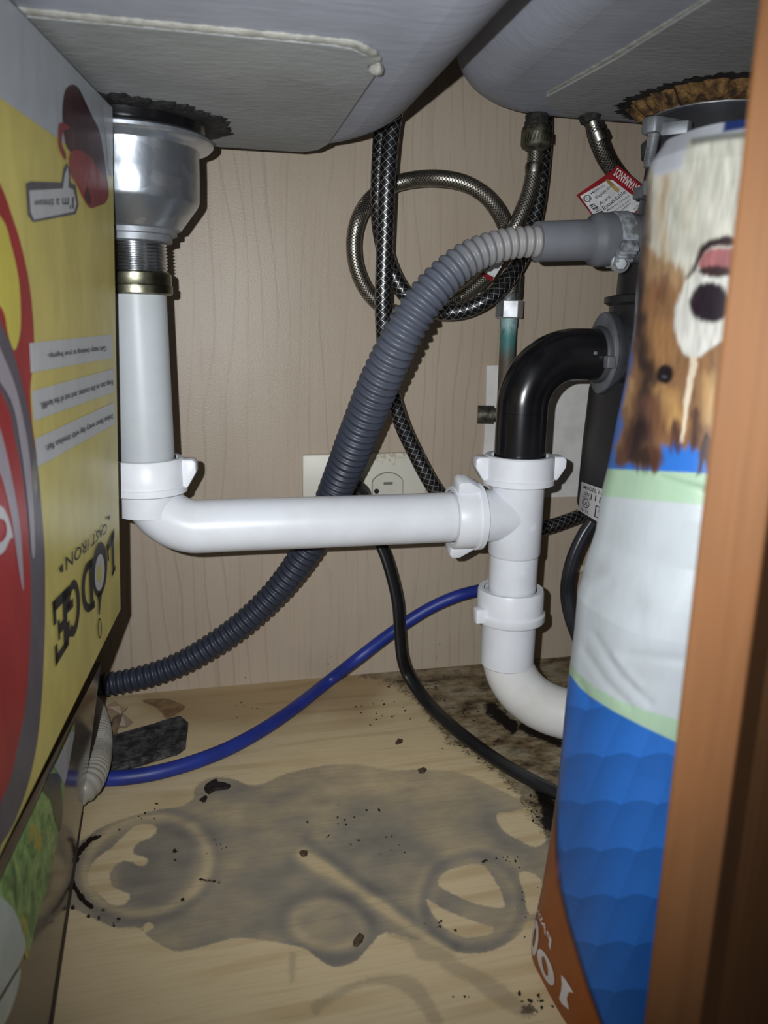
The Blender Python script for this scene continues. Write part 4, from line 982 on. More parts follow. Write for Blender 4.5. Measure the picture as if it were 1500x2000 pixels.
# ================================================================== OUTLET ON THE BACK WALL
oc = atY(711, 884, WALL_Y); ow, oh = 0.1155, 0.071
ox0 = atY(589, 900, WALL_Y)[0]; oz1 = oc[2]
out = empty('wall_outlet', (ox0+ow/2, WALL_Y, oz1-oh/2), 'ivory electrical outlet plate behind the level white pipe', 'outlet')
link('cover_plate', box((ox0, WALL_Y-0.0055, oz1-oh), (ox0+ow, WALL_Y, oz1), 0.0018), M['plate'], out)
zc_o = oz1-oh/2
for cx_ in (atY(678, 960, WALL_Y)[0], atY(754, 960, WALL_Y)[0]):
    k = []
    for q in range(36):
        a = 2*pi*q/36; x, z = 0.0172*cos(a), 0.0172*sin(a); k.append((cx_+max(-0.0142, min(0.0142, x*1.0)), WALL_Y-0.0054, zc_o+z))
    rec = link('receptacle', prism(k, (0, -0.0012, 0)), M['outlet'], out, smooth=False)
    kk = [((p[0]-cx_)*1.05+cx_, p[1]-0.0001, (p[2]-zc_o)*1.05+zc_o) for p in k]
    link('recess', prism(kk, (0, -0.0003, 0)), M['slot_grey'], rec, smooth=False)
    link('slot', box((cx_-0.004, WALL_Y-0.0071, zc_o+0.0064), (cx_+0.0045, WALL_Y-0.0062, zc_o+0.0088)), M['slot_grey'], rec, smooth=False)
    link('slot', box((cx_-0.004, WALL_Y-0.0071, zc_o-0.0088), (cx_+0.0035, WALL_Y-0.0062, zc_o-0.0064)), M['slot_grey'], rec, smooth=False)
    link('ground_hole', M_(lathe([(0, 0.0024), (0.0009, 0.0024)], (cx_-0.0105, WALL_Y-0.0062, zc_o+0.0005), (0, -1, 0), 16)), M['dark_hole'], rec, smooth=False)
link('plate_screw', M_(lathe([(0, 0.0032), (0.0008, 0.0030), (0.0014, 0.0018)], (ox0+ow*0.518, WALL_Y-0.0055, zc_o), (0, -1, 0), 18)), M['outlet'], out)
# ivory peg in the wall
pg = atY(1132, 1111, .668)
peg = link('wall_peg', M_(lathe([(0, 0.0032), (0.003, 0.0040), (0.02, 0.0042), (0.045, 0.0042)], pg+np.array([-0.004, 0, 0]), (1, 0.25, -0.12), n=18)), M['peg'], base=pg)
tag(peg, 'short ivory peg sticking out of the wall behind the bag', 'peg')

# ================================================================== CARTON ON THE LEFT
FD = np.array([-sin(radians(8.8)), -cos(radians(8.8)), 0.0])       # along the face towards the lens
TF = atY(218, 210, 0.49); BF = atY(235, 1190, 0.49)
down = unit(BF-TF); nC = unit(np.cross(down, FD)); 
if nC[0] < 0: nC = -nC
def hitC(off=0.0):
    def f(x, y): return at_plane(x, y, TF, nC) + nC*off
    return f
h0 = hitC()
NEAR = 0.200
tn = TF + FD*NEAR
bn = h0(0, 1668); tb = (bn-BF)@FD; bn = BF + (bn-BF)*(NEAR/tb)
tn[2] = TF[2]+0.002
_cc = (TF+BF+bn+tn)/4
FACE = [tuple(pix(_cc+(p-_cc)*0.9993)) for p in (TF, BF, bn, tn)]
carton = empty('carton', tuple((TF+bn)/2*[1, 1, 0]+np.array([0, 0, bn[2]])), 'tall yellow printed carton standing upside down above a glossy leaf printed box', 'carton')
thick = -nC*0.13
body = [TF, BF, bn, tn]
link('box_body', prism([p - nC*0.0004 for p in body], thick, 0.0008), M['card_plain'], carton, smooth=False)
def on(name, polys, mat, k, parent=None, label=None):
    polys = [q for q in (clip_poly(p, FACE) for p in polys) if q]
    return link(name, polys_on(polys, hitC(0.00015*k)), M[mat], parent or carton, smooth=False, label=label)
# the face: polygon in photo sight lines, continued towards the lens out of the frame
def face_pt(u, v):  # u 0 far..1 near, v 0 top..1 bottom
    a = TF+(tn-TF)*u; b = BF+(bn-BF)*u; return a+(b-a)*v
def quadmesh(u0, v0, u1, v1, off): return mesh([face_pt(u0, v0)+nC*off, face_pt(u1, v0)+nC*off, face_pt(u1, v1)+nC*off, face_pt(u0, v1)+nC*off], [(0, 1, 2, 3)])
front = link('front_panel', quadmesh(0, 0, 1, 1, 0.00015), M['yellow'], carton, smooth=False, label='yellow printed front of the carton')
on('grey_band', [[(219, 210), (219, 346), (100, 262), (0, 192), (-160, 85), (-160, -190), (20, -10)]], 'card_grey', 2, front)
on('corner_fold', [[(198, 203), (216, 207), (219, 215), (219, 345), (211, 330), (206, 270)]], 'card_white', 3, front)
on('red_swoosh', [smooth_poly([(-70, 300), (-10, 345), (25, 430), (45, 500), (58, 570), (65, 650), (64, 705), (58, 760), (62, 830), (70, 900), (40, 800), (10, 690), (-40, 640), (-90, 600)], 5)], 'card_red', 2, front)
on('bright_patch', [smooth_poly([(-60, 380), (0, 425), (20, 480), (34, 545), (38, 600), (37, 650), (26, 684), (14, 655), (0, 600), (-50, 560)], 5)], 'card_bright', 3, front)
on('lid_rim', [smooth_poly([(-120, 420), (0, 635), (26, 700), (52, 800), (69, 900), (79, 1000), (85, 1100), (84, 1250), (76, 1400), (60, 1500), (36, 1578), (0, 1648), (-120, 1800)], 5)], 'card_rim', 4, front)
on('lid', [smooth_poly([(-130, 560), (0, 770), (24, 850), (44, 960), (54, 1080), (57, 1200), (49, 1350), (32, 1450), (0, 1560), (-130, 1760)], 5)], 'card_red', 5, front, label='red round lid printed on the carton')
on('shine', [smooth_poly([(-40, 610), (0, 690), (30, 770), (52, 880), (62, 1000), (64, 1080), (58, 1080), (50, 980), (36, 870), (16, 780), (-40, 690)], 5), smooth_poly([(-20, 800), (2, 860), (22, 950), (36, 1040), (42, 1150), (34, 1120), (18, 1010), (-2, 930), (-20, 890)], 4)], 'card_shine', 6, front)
on('emblem', [smooth_poly([(-30, 985), (2, 992), (20, 1045), (14, 1053), (0, 1080), (-30, 1090), (-30, 1070), (-2, 1058), (8, 1040), (2, 1015), (-30, 1008)], 3)], 'card_white', 7, front)
on('handle_picture', [smooth_poly([(128, 172), (140, 165), (152, 172), (164, 196), (178, 226), (192, 255), (201, 300), (206, 340), (210, 372), (200, 372), (180, 330), (160, 310), (140, 300), (126, 280), (120, 230), (122, 192)], 4)], 'card_maroon', 3, front, label='maroon and red object printed on the carton')
on('red_picture', [smooth_poly([(134, 300), (150, 292), (172, 305), (190, 330), (204, 352), (210, 378), (203, 396), (188, 402), (174, 406), (162, 390), (148, 362), (134, 335)], 4), smooth_poly([(112, 245), (122, 240), (134, 250), (122, 256), (118, 280), (126, 300), (124, 312), (112, 285)], 4)], 'card_meat', 4, front)
on('dark_blade', [smooth_poly([(168, 365), (174, 382), (174, 400), (166, 392), (163, 378)], 3)], 'card_maroon', 5, front)
on('bubble_outline', [[(48, 358), (58, 354), (118, 356), (122, 330), (128, 318), (134, 330), (136, 356), (146, 362), (152, 400), (146, 418), (62, 434), (52, 420)]], 'card_rim', 3, front)
on('bubble', [[(54, 372), (120, 368), (124, 340), (130, 325), (132, 345), (131, 366), (141, 370), (147, 398), (142, 413), (64, 429), (57, 415)]], 'card_white', 4, front, label='white speech bubble printed on the carton')
link('lettering', text_on("I'm a timesaver", [(140, 384), (63, 391), (62, 404), (140, 408)], hitC(0.0009), 0.0), M['ink'], front, smooth=False)
strips = [[(55, 670), (218, 653), (219, 699), (58, 728)], [(60, 764), (220, 720), (222, 765), (64, 822)], [(67, 857), (222, 785), (223, 828), (71, 912)]]
for q in strips: on('printed_strip', [q], 'card_white', 3, front)
for s, q in (('Get easy cleanup at your fingertips.', [(204, 672), (88, 688), (91, 701), (205, 686)]), ('Keep cans on the counter, and out of the landfill.', [(217, 738), (74, 783), (77, 800), (218, 752)]), ('Deliver flavor every day with timeless flair.', [(217, 805), (83, 867), (86, 884), (218, 818)])):
    # upside down: reads from right to left, letter tops pointing down the picture
    link('lettering', text_on(s, q, hitC(0.0009), 0.012), M['ink'], front, smooth=False)
# big upside-down name: slab letters drawn as blocks in a unit box (x along the word, y up)
def blk(x0, y0, x1, y1): return [(x0, y0), (x1, y0), (x1, y1), (x0, y1)]
def arcband(cx, cy, rx, ry, tx_, ty_, a0, a1, n=18):
    return [[(cx+rx*cos(a0+(a1-a0)*k/n), cy+ry*sin(a0+(a1-a0)*k/n)), (cx+rx*cos(a0+(a1-a0)*(k+1)/n), cy+ry*sin(a0+(a1-a0)*(k+1)/n)),
             (cx+(rx-tx_)*cos(a0+(a1-a0)*(k+1)/n), cy+(ry-ty_)*sin(a0+(a1-a0)*(k+1)/n)), (cx+(rx-tx_)*cos(a0+(a1-a0)*k/n), cy+(ry-ty_)*sin(a0+(a1-a0)*k/n))] for k in range(n)]
letters = {
 'L': [blk(.12, 0, .42, 1), blk(0, .86, .55, 1), blk(0, 0, .95, .17), blk(.78, 0, .95, .38)],
 'D': [blk(.10, 0, .36, 1), blk(0, 0, .5, .15), blk(0, .85, .5, 1)] + arcband(.42, .5, .56, .5, .26, .17, -pi/2, pi/2),
 'G': arcband(.52, .5, .52, .5, .26, .17, pi*0.28, pi*1.75) + [blk(.52, .34, 1.0, .50), blk(.74, .04, 1.0, .45), blk(.80, .66, .98, .94)],
 'E': [blk(.10, 0, .38, 1), blk(0, 0, .95, .16), blk(0, .84, .95, 1), blk(.38, .42, .70, .58), blk(.78, 0, .95, .34), blk(.78, .66, .95, 1), blk(.60, .34, .72, .66)]}
quads = {'L': [(229, 1036), (207, 1062), (214, 1134), (224, 1122)], 'D': [(180, 1088), (154, 1110), (158, 1206), (183, 1186)],
         'G': [(152, 1122), (127, 1144), (128, 1258), (155, 1226)], 'E': [(130, 1145), (97, 1178), (104, 1305), (132, 1258)]}
quads['L'] = [(221, 1031), (205, 1068), (211, 1140), (223, 1112)]
for ch, q in quads.items():
    f = homog(q); link('letter', polys_on([[f(*p) for p in pg_] for pg_ in letters[ch]], hitC(0.0007)), M['ink'], front, smooth=False)
def ell(cx, cy, a, b, n=28, rot=0.0):
    return [(cx+a*cos(t)*cos(rot)-b*sin(t)*sin(rot), cy+a*cos(t)*sin(rot)+b*sin(t)*cos(rot)) for t in np.linspace(0, 2*pi, n, endpoint=False)]
on('skillet', [ell(192, 1112, 14.5, 54, rot=0.05), [(186, 1160), (197, 1155), (194, 1178), (192, 1200), (190, 1200), (190, 1176)], *[[(192+a*cos(t), 1227+b*sin(t)) for a, b, t in ((4, 20, t0), (4, 20, t1), (2.6, 17, t1), (2.6, 17, t0))] for t0, t1 in zip(np.linspace(0, 2*pi, 17)[:-1], np.linspace(0, 2*pi, 17)[1:])]], 'ink', 5, front, label='black skillet forming the letter O')
on('egg_white', [ell(191.5, 1118, 9.5, 36, rot=0.05)], 'card_white', 6, front)
on('egg_yolk', [ell(190.5, 1120, 4.2, 17, rot=0.05)], 'card_bright', 7, front)
link('lettering', text_on('CAST IRON', [(206, 1020), (124, 1088), (125, 1115), (205, 1040)], hitC(0.0009), 0.008), M['ink'], front, smooth=False)
on('star', [[(210, 1006), (213, 1010), (209, 1016), (206, 1012)]], 'ink', 6, front)
on('star', [[(111, 1110), (118, 1100), (120, 1116), (114, 1118)]], 'ink', 6, front)

# ================================================================== GLOSSY PRINTED BOX UNDER IT
e0, e1 = atZ(100, 2000, 0), atZ(160, 1590, 0)
ed = unit(e0-e1); b_near = e1 + ed*0.245; b_near[2] = 0; e1 = e1.copy(); e1[2] = 0
rimf = atY(197, 1297, e1[1]-0.002); zr = rimf[2]
perp = np.array([-ed[1], ed[0], 0])
if perp[0] > 0: perp = -perp
g = float((rimf-e1)@(-perp)); wl_ = 0.16
lbox = empty('printed_box', tuple((e1+b_near)/2+perp*0.08), 'glossy brown box with leafy green print standing below the yellow carton', 'box')
upv = np.array([0, 0, zr])
B = [e1, b_near, b_near+perp*wl_, e1+perp*wl_]
T_ = [e1-perp*g+upv, b_near-perp*g+upv, b_near+perp*wl_+upv, e1+perp*wl_+upv]
T_[1] = b_near+perp*0.012+upv
def side_pt(u, v, off=0.0):
    a = e1+(b_near-e1)*u; b = T_[0]+(T_[1]-T_[0])*u; return a+(b-a)*v + np.array([off, 0, 0])
NS = 12
V_ = [side_pt(i/NS, j/NS) for j in range(NS+1) for i in range(NS+1)]
F_s = [(j*(NS+1)+i, j*(NS+1)+i+1, (j+1)*(NS+1)+i+1, (j+1)*(NS+1)+i) for j in range(NS) for i in range(NS)]
k0 = len(V_); V_ += [B[2], B[3], T_[2], T_[3]]
lo_, hi_ = [i for i in range(NS+1)], [NS*(NS+1)+i for i in range(NS+1)]
F_s += [tuple(lo_[::-1])+(k0+1, k0)[:0]+(k0+1, k0), tuple(hi_)+(k0+2, k0+3), tuple(j*(NS+1)+NS for j in range(NS+1))[::-1]+(k0, k0+2), tuple(j*(NS+1) for j in range(NS+1))+(k0+3, k0+1), (k0, k0+1, k0+3, k0+2)]
me_ = mesh(V_, F_s); bm = bmesh.new(); bm.from_mesh(me_); bmesh.ops.recalc_face_normals(bm, faces=bm.faces[:]); bm.to_mesh(me_); bm.free()
bvP = BVHTree.FromPolygons([tuple(v) for v in V_], F_s[:NS*NS])
PANEL = [tuple(pix(side_pt(u, v))) for u, v in ((0.012, 0.02), (0.985, 0.02), (0.985, 0.98), (0.012, 0.98))]
def gloss_mat():
    m = NT('glossy_brown_carton'); n = m.noise(m.coords('Object', (1, 1, .4)), 30, 3)
    m.col(m.mix(m.sstep(n, .35, .7), rgba((92, 80, 66)), rgba((74, 64, 54)))); m.set(0.14, spec=0.55)
    m.bump(m.noise(m.coords('Object'), 16, 2), 0.06, 0.004); return m.m
link('box_body', me_, gloss_mat(), lbox)
link('bottom_edge', tube([e1+[0, 0, .0011], (e1+b_near)/2+[0, 0, .0011], b_near+[0, 0, .0011]], 0.0011, 10, 12, uv=False), M['clear_edge'], lbox, label='dark bottom edge of the box')
def panel_print(name, poly, mat, off):
    def hit(x, y):
        d = unit(ray(x, y)); q = bvP.ray_cast(Vector(CAM), Vector(d))
        return np.array(q[0]) + np.array([off, 0, 0]) if q[0] is not None else side_pt(0.5, 0.5, off)
    P = clip_poly([tuple(p) for p in smooth_poly(poly, 5)], PANEL)
    # filled through a fine grid so the print follows the gently twisted panel
    A_ = np.array(P); xs = np.arange(A_[:, 0].min(), A_[:, 0].max(), 4.0); V = []; Fc = []
    for x in xs:
        sub_ = clip_poly(P, [(x, -999), (x+4, -999), (x+4, 9999), (x, 9999)])
        if not sub_: continue
        S_ = np.array(sub_); y0_, y1_ = S_[:, 1].min(), S_[:, 1].max()
        for y in np.arange(y0_, y1_, 24.0):
            c_ = clip_poly(sub_, [(x-1, y), (x+5, y), (x+5, y+24), (x-1, y+24)])
            if len(c_) >= 3: k = len(V); V += [hit(*q) for q in c_]; Fc.append(tuple(range(k, k+len(c_))))
    link(name, mesh(V, Fc), mat, lbox, smooth=False)
panel_print('leaf_print', [(139, 1392), (145, 1421), (142, 1451), (127, 1528), (121, 1581), (115, 1622), (103, 1681), (89, 1746), (71, 1799), (53, 1873), (44, 1847), (41, 1817), (24, 1776), (0, 1752), (-50, 1715), (-50, 1640), (0, 1600), (60, 1530), (100, 1450)], M['leaf'], 0.0002)
panel_print('dark_print', [(89, 1516), (112, 1512), (118, 1545), (121, 1590), (115, 1626), (106, 1598), (97, 1563), (80, 1542)], plain('dark_green_print', (50, 56, 44), (34, 40, 30), .3), 0.0004)
panel_print('white_print', [(121, 1427), (141, 1429), (139, 1457), (125, 1528), (115, 1516), (100, 1489), (106, 1468)], M['card_white'], 0.0006)
panel_print('mint_print', [(-50, 1708), (0, 1752), (24, 1776), (41, 1817), (46, 1860), (0, 1942), (-50, 2005)], M['mint'], 0.0004)
panel_print('mint_print', [(0, 1952), (38, 1892), (26, 1955), (0, 2012), (-45, 2070), (-45, 2020)], M['mint'], 0.0004)

# ================================================================== THINGS ON THE FLOOR
sq_ = [atZ(x, y, 0.0065) for x, y in ((205, 1440), (352, 1398), (366, 1410), (361, 1450), (345, 1462), (290, 1478), (215, 1502))]
slab = link('charred_slab', prism(sq_, (0, 0, -0.0062), 0.0009), M['slate'], base=atZ(290, 1450, 0), smooth=False)
bm = bmesh.new(); bm.from_mesh(slab.data); bmesh.ops.subdivide_edges(bm, edges=bm.edges[:], cuts=4, use_grid_fill=True)
for v in bm.verts:
    v.co += Vector((random.uniform(-1, 1), random.uniform(-1, 1), random.uniform(-.5, 1)))*0.0006
    v.co.z = max(v.co.z, 0.0002)
bm.to_mesh(slab.data); bm.free()
tag(slab, 'dark charred slab lying flat beside the milky hose', 'slab')
sc_ = link('tape_scrap', join(prism([atZ(x, y, z) for x, y, z in ((196, 1405, .001), (208, 1380, .012), (222, 1370, .016), (234, 1380, .010), (248, 1383, .006), (236, 1396, .004), (226, 1412, .001), (214, 1420, .001))], (0.0003, 0, .0006)),
      prism([atZ(x, y, z) for x, y, z in ((212, 1412, .001), (226, 1398, .007), (240, 1396, .011), (258, 1411, .004), (246, 1422, .0015), (232, 1420, .003), (226, 1440, .0008), (214, 1436, .0008))], (0.0003, 0, .0006))), M['tape'], base=atZ(225, 1405, 0), smooth=False)
tag(sc_, 'crumpled scrap of brown tape above the milky ribbed hose', 'tape')
vn = link('torn_film', prism([atZ(x, y, .0006) for x, y in smooth_poly([(278, 1369), (320, 1365), (345, 1372), (361, 1380), (350, 1392), (326, 1404), (316, 1392), (302, 1380)], 3)], (0, 0, .0004)), M['veneer'], base=atZ(325, 1385, 0), smooth=False)
tag(vn, 'torn brown film stuck to the floor above the charred slab', 'film')
def chip(name, pts, mat, h, label, cat='flake', group=None):
    P = [atZ(x, y, 0.0001) for x, y in pts]; c = np.mean(P, 0)
    n = len(P); V = P + [c+(p-c)*random.uniform(.7, .95)+np.array([0, 0, h*random.uniform(.6, 1.2)]) for p in P] + [c+np.array([0, 0, h*0.9])]
    Fc = [tuple(range(n))[::-1]] + [(i, (i+1) % n, n+(i+1) % n, n+i) for i in range(n)] + [(n+i, n+(i+1) % n, 2*n) for i in range(n)]
    o = link(name, mesh(V, Fc), M[mat], base=c*[1, 1, 0], smooth=False); return tag(o, label, cat, group)
G = 'flakes scattered on the floor'
c1_ = lambda L: [(x/3+100, y/3+1250) for x, y in L]
chip('black_flake', c1_([(895, 870), (905, 845), (940, 828), (968, 822), (980, 838), (1020, 842), (1055, 855), (1040, 872), (1005, 880), (960, 885), (925, 905), (905, 895)]), 'black_chip', .0022, 'ragged black flake at the upper edge of the grey stain', group=G)
chip('black_flake', c1_([(868, 940), (885, 932), (905, 918), (915, 925), (905, 950), (888, 952)]), 'black_chip', .0015, 'tiny black flake just below the ragged black one', group=G)
chip('brown_flake', [(584, 1666), (590, 1662), (601, 1664), (600, 1672), (590, 1674)], 'chip', .0014, 'brown flake at the head of the pale diagonal streak', group=G)
chip('brown_flake', [(690, 1837), (703, 1822), (712, 1828), (708, 1840), (697, 1850), (689, 1848)], 'chip', .0018, 'brown flake in the lowest lobe of the grey stain', group=G)
chip('brown_flake', [(816, 1504), (828, 1500), (834, 1503), (828, 1511), (820, 1511)], 'chip', .0012, 'dark brown flake left of the black cord', group=G)
chip('brown_flake', [(771, 1451), (778, 1442), (787, 1444), (786, 1451), (775, 1455)], 'chip', .0008, 'tan flake below the blue tube near the cord', group=G)
# grit too small to pick apart
bmc = bmesh.new()
for (cx_, cy_, sx, sy, n) in ((760, 1390, 60, 30, 16), (840, 1345, 60, 30, 40), (950, 1400, 90, 60, 70), (1000, 1340, 60, 40, 30), (640, 1640, 40, 12, 6), (760, 1640, 30, 20, 7), (990, 1680, 40, 10, 12), (420, 1655, 40, 10, 6), (480, 1380, 60, 20, 10), (880, 1800, 60, 30, 6), (1030, 1760, 20, 60, 6), (1040, 1950, 30, 20, 14), (300, 1600, 60, 30, 6), (700, 1600, 80, 30, 10), (1050, 1580, 20, 30, 20), (910, 1950, 30, 10, 3)):
    for _ in range(n):
        x, y = random.gauss(cx_, sx*.6), random.gauss(cy_, sy*.6)
        p = atZ(x, y, 0.0); r = random.uniform(.0003, .0006) if sy < 25 and cx_ < 800 else random.uniform(.0003, .001)
        if p[1] > WALL_Y-.006: continue
        mt = Matrix.Translation(Vector((p[0], p[1], r*.4))) @ Matrix.Rotation(random.uniform(0, 6), 4, 'Z') @ Matrix.Diagonal((r*random.uniform(1, 2), r, r*.6, 1))
        bmesh.ops.create_icosphere(bmc, subdivisions=1, radius=1.0, matrix=mt)
mec = bpy.data.meshes.new('m'); bmc.to_mesh(mec); bmc.free()
cr = link('floor_crumbs', mec, M['black_chip'], smooth=False); tag(cr, 'black and brown crumbs strewn over the stained floor', 'crumbs', kind='stuff')

# ================================================================== PET PAD BAG ON THE RIGHT
sil = [(1330, 236), (1310, 266), (1290, 296), (1270, 324), (1262, 352), (1262, 390), (1252, 480), (1243, 560), (1238, 640), (1222, 740), (1203, 830), (1190, 900), (1176, 960), (1163, 1040), (1141, 1110), (1128, 1160), (1122, 1230), (1113, 1300), (1104, 1380), (1096, 1470), (1086, 1560), (1073, 1650), (1058, 1740), (1042, 1815), (1037, 1850)]
YS = 0.327
def bag_build():
    SP = np.array([atY(x, y, YS) for x, y in sil]); zz = SP[:, 2]; xx = SP[:, 0]
    zz[-1] = 0.0; zz = zz.copy()
    order = np.argsort(zz); zz, xx, ss = zz[order], xx[order], [sil[i] for i in order]
    nz, nt = 640, 300
    ztop = 0.4085
    Z = np.linspace(0, ztop, nz)
    e = 2.6
    # angle samples: dense on the visible left-front quarter
    tt = np.concatenate([np.linspace(-0.35*pi, 0.62*pi, 250, endpoint=False), np.linspace(0.62*pi, 1.65*pi, 50, endpoint=False)])
    P = np.zeros((nz, len(tt), 3))
    for i, z in enumerate(Z):
        zz_ = min(z, zz[-1]); X = np.interp(zz_, zz, xx)
        th_ = math.atan2(X, YS)
        f = 1.0 if z < 0.33 else 1.0-0.25*((z-0.33)/(ztop-0.33))**2
        a = 0.078*(0.9+0.1*f); b = np.where(np.sin(tt) > 0, 0.060, 0.052)*f
        e = np.where(np.sin(tt) > 0, 3.2 + 1.6*max(0.0, 1-z/0.14), 2.0)
        # outline: angle 0 = leftmost (-X), rising towards the front (-Y)
        c_, s_ = np.cos(tt), np.sin(tt)
        lx = -a*np.sign(c_)*np.abs(c_)**(2/e); ly = -b*np.sign(s_)*np.abs(s_)**(2/e)
        nrm = np.array([-cos(th_), sin(th_)]); h = (lx*nrm[0]+ly*nrm[1]).max()
        tgt = np.array([X, YS])@nrm
        cyy = YS-0.015; cxx = (tgt-h-cyy*nrm[1])/nrm[0]
        P[i, :, 0] = cxx+lx; P[i, :, 1] = cyy+ly; P[i, :, 2] = z
    # creases of the soft film
    px, py = pix(P.reshape(-1, 3)); px = px.reshape(nz, -1); py = py.reshape(nz, -1)
    cr_ = np.zeros_like(px)
    for pts, wd, am in (([(1140, 1270), (1180, 1330), (1230, 1380)], 9, -.0011), ([(1160, 1240), (1210, 1320), (1270, 1375)], 9, -.0010), ([(1130, 1330), (1150, 1370)], 8, -.001), ([(1230, 1280), (1330, 1290)], 12, -.001),
                        ([(1150, 1170), (1190, 1140)], 14, -.0008), ([(1290, 930), (1370, 955)], 6, -.0006), ([(1145, 1130), (1165, 1110)], 14, -.0010), ([(1250, 1180), (1250, 1230)], 14, -.0006), ([(1200, 1280), (1250, 1340)], 8, .0007), ([(1180, 1180), (1260, 1150)], 30, .0008)):
        cr_ += am*np.exp(-(seg_d(px, py, pts)/wd)**2)
    nrm2 = np.stack([-np.cos(tt), -np.sin(tt), 0*tt], 1)[None]
    P += cr_[..., None]*nrm2*0.55
    V = P.reshape(-1, 3); n = len(tt)
    i, k = np.meshgrid(np.arange(nz-1), np.arange(n), indexing='ij')
    F_ = np.stack([i*n+k, i*n+(k+1) % n, (i+1)*n+(k+1) % n, (i+1)*n+k], -1).reshape(-1, 4)
    me = bpy.data.meshes.new('bag'); 
    top_c = P[-1].mean(0)+np.array([0, 0, .003])
    me.from_pydata(V.tolist()+[top_c.tolist()], [], F_.tolist()+[list(range(n-1, -1, -1))]+[[(nz-1)*n+q, (nz-1)*n+(q+1) % n, len(V)] for q in range(n)])
    bm = bmesh.new(); bm.from_mesh(me); bmesh.ops.recalc_face_normals(bm, faces=bm.faces[:]); bm.to_mesh(me); bm.free()
    # ---- print and quilting shading: colours per vertex
    px, py = pix(np.vstack([V, top_c[None]]))
    col = np.zeros((len(px), 3)); col[:] = lin((50, 118, 210))
    # blue ground; light and shade of the embossed quilting painted into the colour
    vv = (py-1480)/92.0 + 0.10*np.abs(np.sin(pi*(px+0.42*py)/72.0)); uu = (px+0.42*py)/72.0
    fr = vv-np.floor(vv); fu = uu-np.floor(uu); shade = 0.80+0.30*fr-0.10*(1-fu)
    q = sst(py, 1300, 1400); col *= (1-q+q*shade)[:, None]
    def paint(poly, c, blur=2.0, op=1.0, smooth=0):
        pl_ = smooth_poly(poly, smooth) if smooth else poly
        a = op*sst(-sdf(px, py, pl_), -blur, blur); col[:] = col*(1-a[:, None])+np.array(lin(c))*a[:, None]
    def stroke(pts, wd, c, blur=2.0, op=1.0):
        a = op*sst(wd-seg_d(px, py, pts), -blur, blur); col[:] = col*(1-a[:, None])+np.array(lin(c))*a[:, None]
    curve = [(1088, 1500), (1086, 1600), (1088, 1680), (1096, 1740), (1110, 1800), (1128, 1860), (1150, 1930), (1178, 2005), (1215, 2100), (1260, 2200)]
    paint([(800, 1480)]+curve+[(800, 2250)], (168, 92, 42), 1.5)
    stroke(curve, 4, (26, 34, 60), 5, 0.8)
    # green bordered white pad
    paint([(1130, 914), (1178, 915), (1370, 924), (1700, 950), (1700, 1640), (1420, 1492), (1316, 1447), (1260, 1421), (1200, 1390), (1155, 1362), (1132, 1342), (1117, 1322), (1090, 1290)], (176, 205, 176), 2)
    paint([(1120, 962), (1165, 968), (1370, 986), (1700, 1010), (1700, 1560), (1420, 1455), (1320, 1404), (1262, 1388), (1205, 1366), (1158, 1340), (1130, 1315), (1112, 1290), (1085, 1250)], (198, 205, 210), 3)
    paint([(1290, 928), (1370, 945), (1500, 980), (1500, 1000), (1372, 960)], (150, 182, 152), 5, 0.7)
    for (x, y, r, o) in ((1165, 1110, 26, .35), (1250, 1175, 30, .22), (1200, 1040, 30, .12), (1270, 1300, 40, .18), (1300, 1080, 22, .10)):
        a = o*np.exp(-(((px-x)**2+(py-y)**2)/r**2)); col[:] = col*(1-a[:, None])+np.array(lin((142, 140, 142)))*a[:, None]
    def vnoise(x, y):
        xi, yi = np.floor(x), np.floor(y); fx, fy = x-xi, y-yi; fx = fx*fx*(3-2*fx); fy = fy*fy*(3-2*fy)
        hsh = lambda a, b: np.modf(np.abs(np.sin(a*127.1+b*311.7)*43758.5453))[0]
        return (hsh(xi, yi)*(1-fx)+hsh(xi+1, yi)*fx)*(1-fy)+(hsh(xi, yi+1)*(1-fx)+hsh(xi+1, yi+1)*fx)*fy
    ox_, oy_ = px, py                     # ragged hair: the puppy's outlines wander
    px = ox_ + 7*(vnoise(ox_/9, oy_/26)-0.5); py = oy_ + 18*(vnoise(ox_/5.0, oy_/40+7)-0.5)
    # upside-down puppy
    fur = (140, 104, 72); dark = (40, 30, 33); cream = (206, 204, 190)
    paint([(1255, 400), (1258, 330), (1300, 262), (1450, 236), (1600, 260), (1600, 560), (1330, 600), (1250, 560)], cream, 6)
    paint([(1246, 480), (1290, 500), (1330, 530), (1342, 570), (1360, 540), (1420, 520), (1480, 520), (1500, 800), (1420, 850), (1372, 884), (1345, 870), (1290, 868), (1289, 912), (1272, 918), (1262, 910), (1250, 916), (1238, 905), (1222, 905), (1205, 902), (1200, 870), (1214, 830), (1214, 800), (1224, 760), (1232, 700), (1238, 620)], fur, 8)
    paint([(1240, 470), (1300, 500), (1340, 535), (1330, 560), (1240, 540)], (172, 140, 104), 16, 0.7)
    stroke([(1258, 380), (1254, 470), (1246, 560)], 7, (64, 50, 48), 14, .8)
    paint([(1366, 884), (1376, 850), (1400, 860), (1400, 960), (1376, 905), (1368, 930), (1362, 934), (1366, 905)], (70, 46, 40), 4)
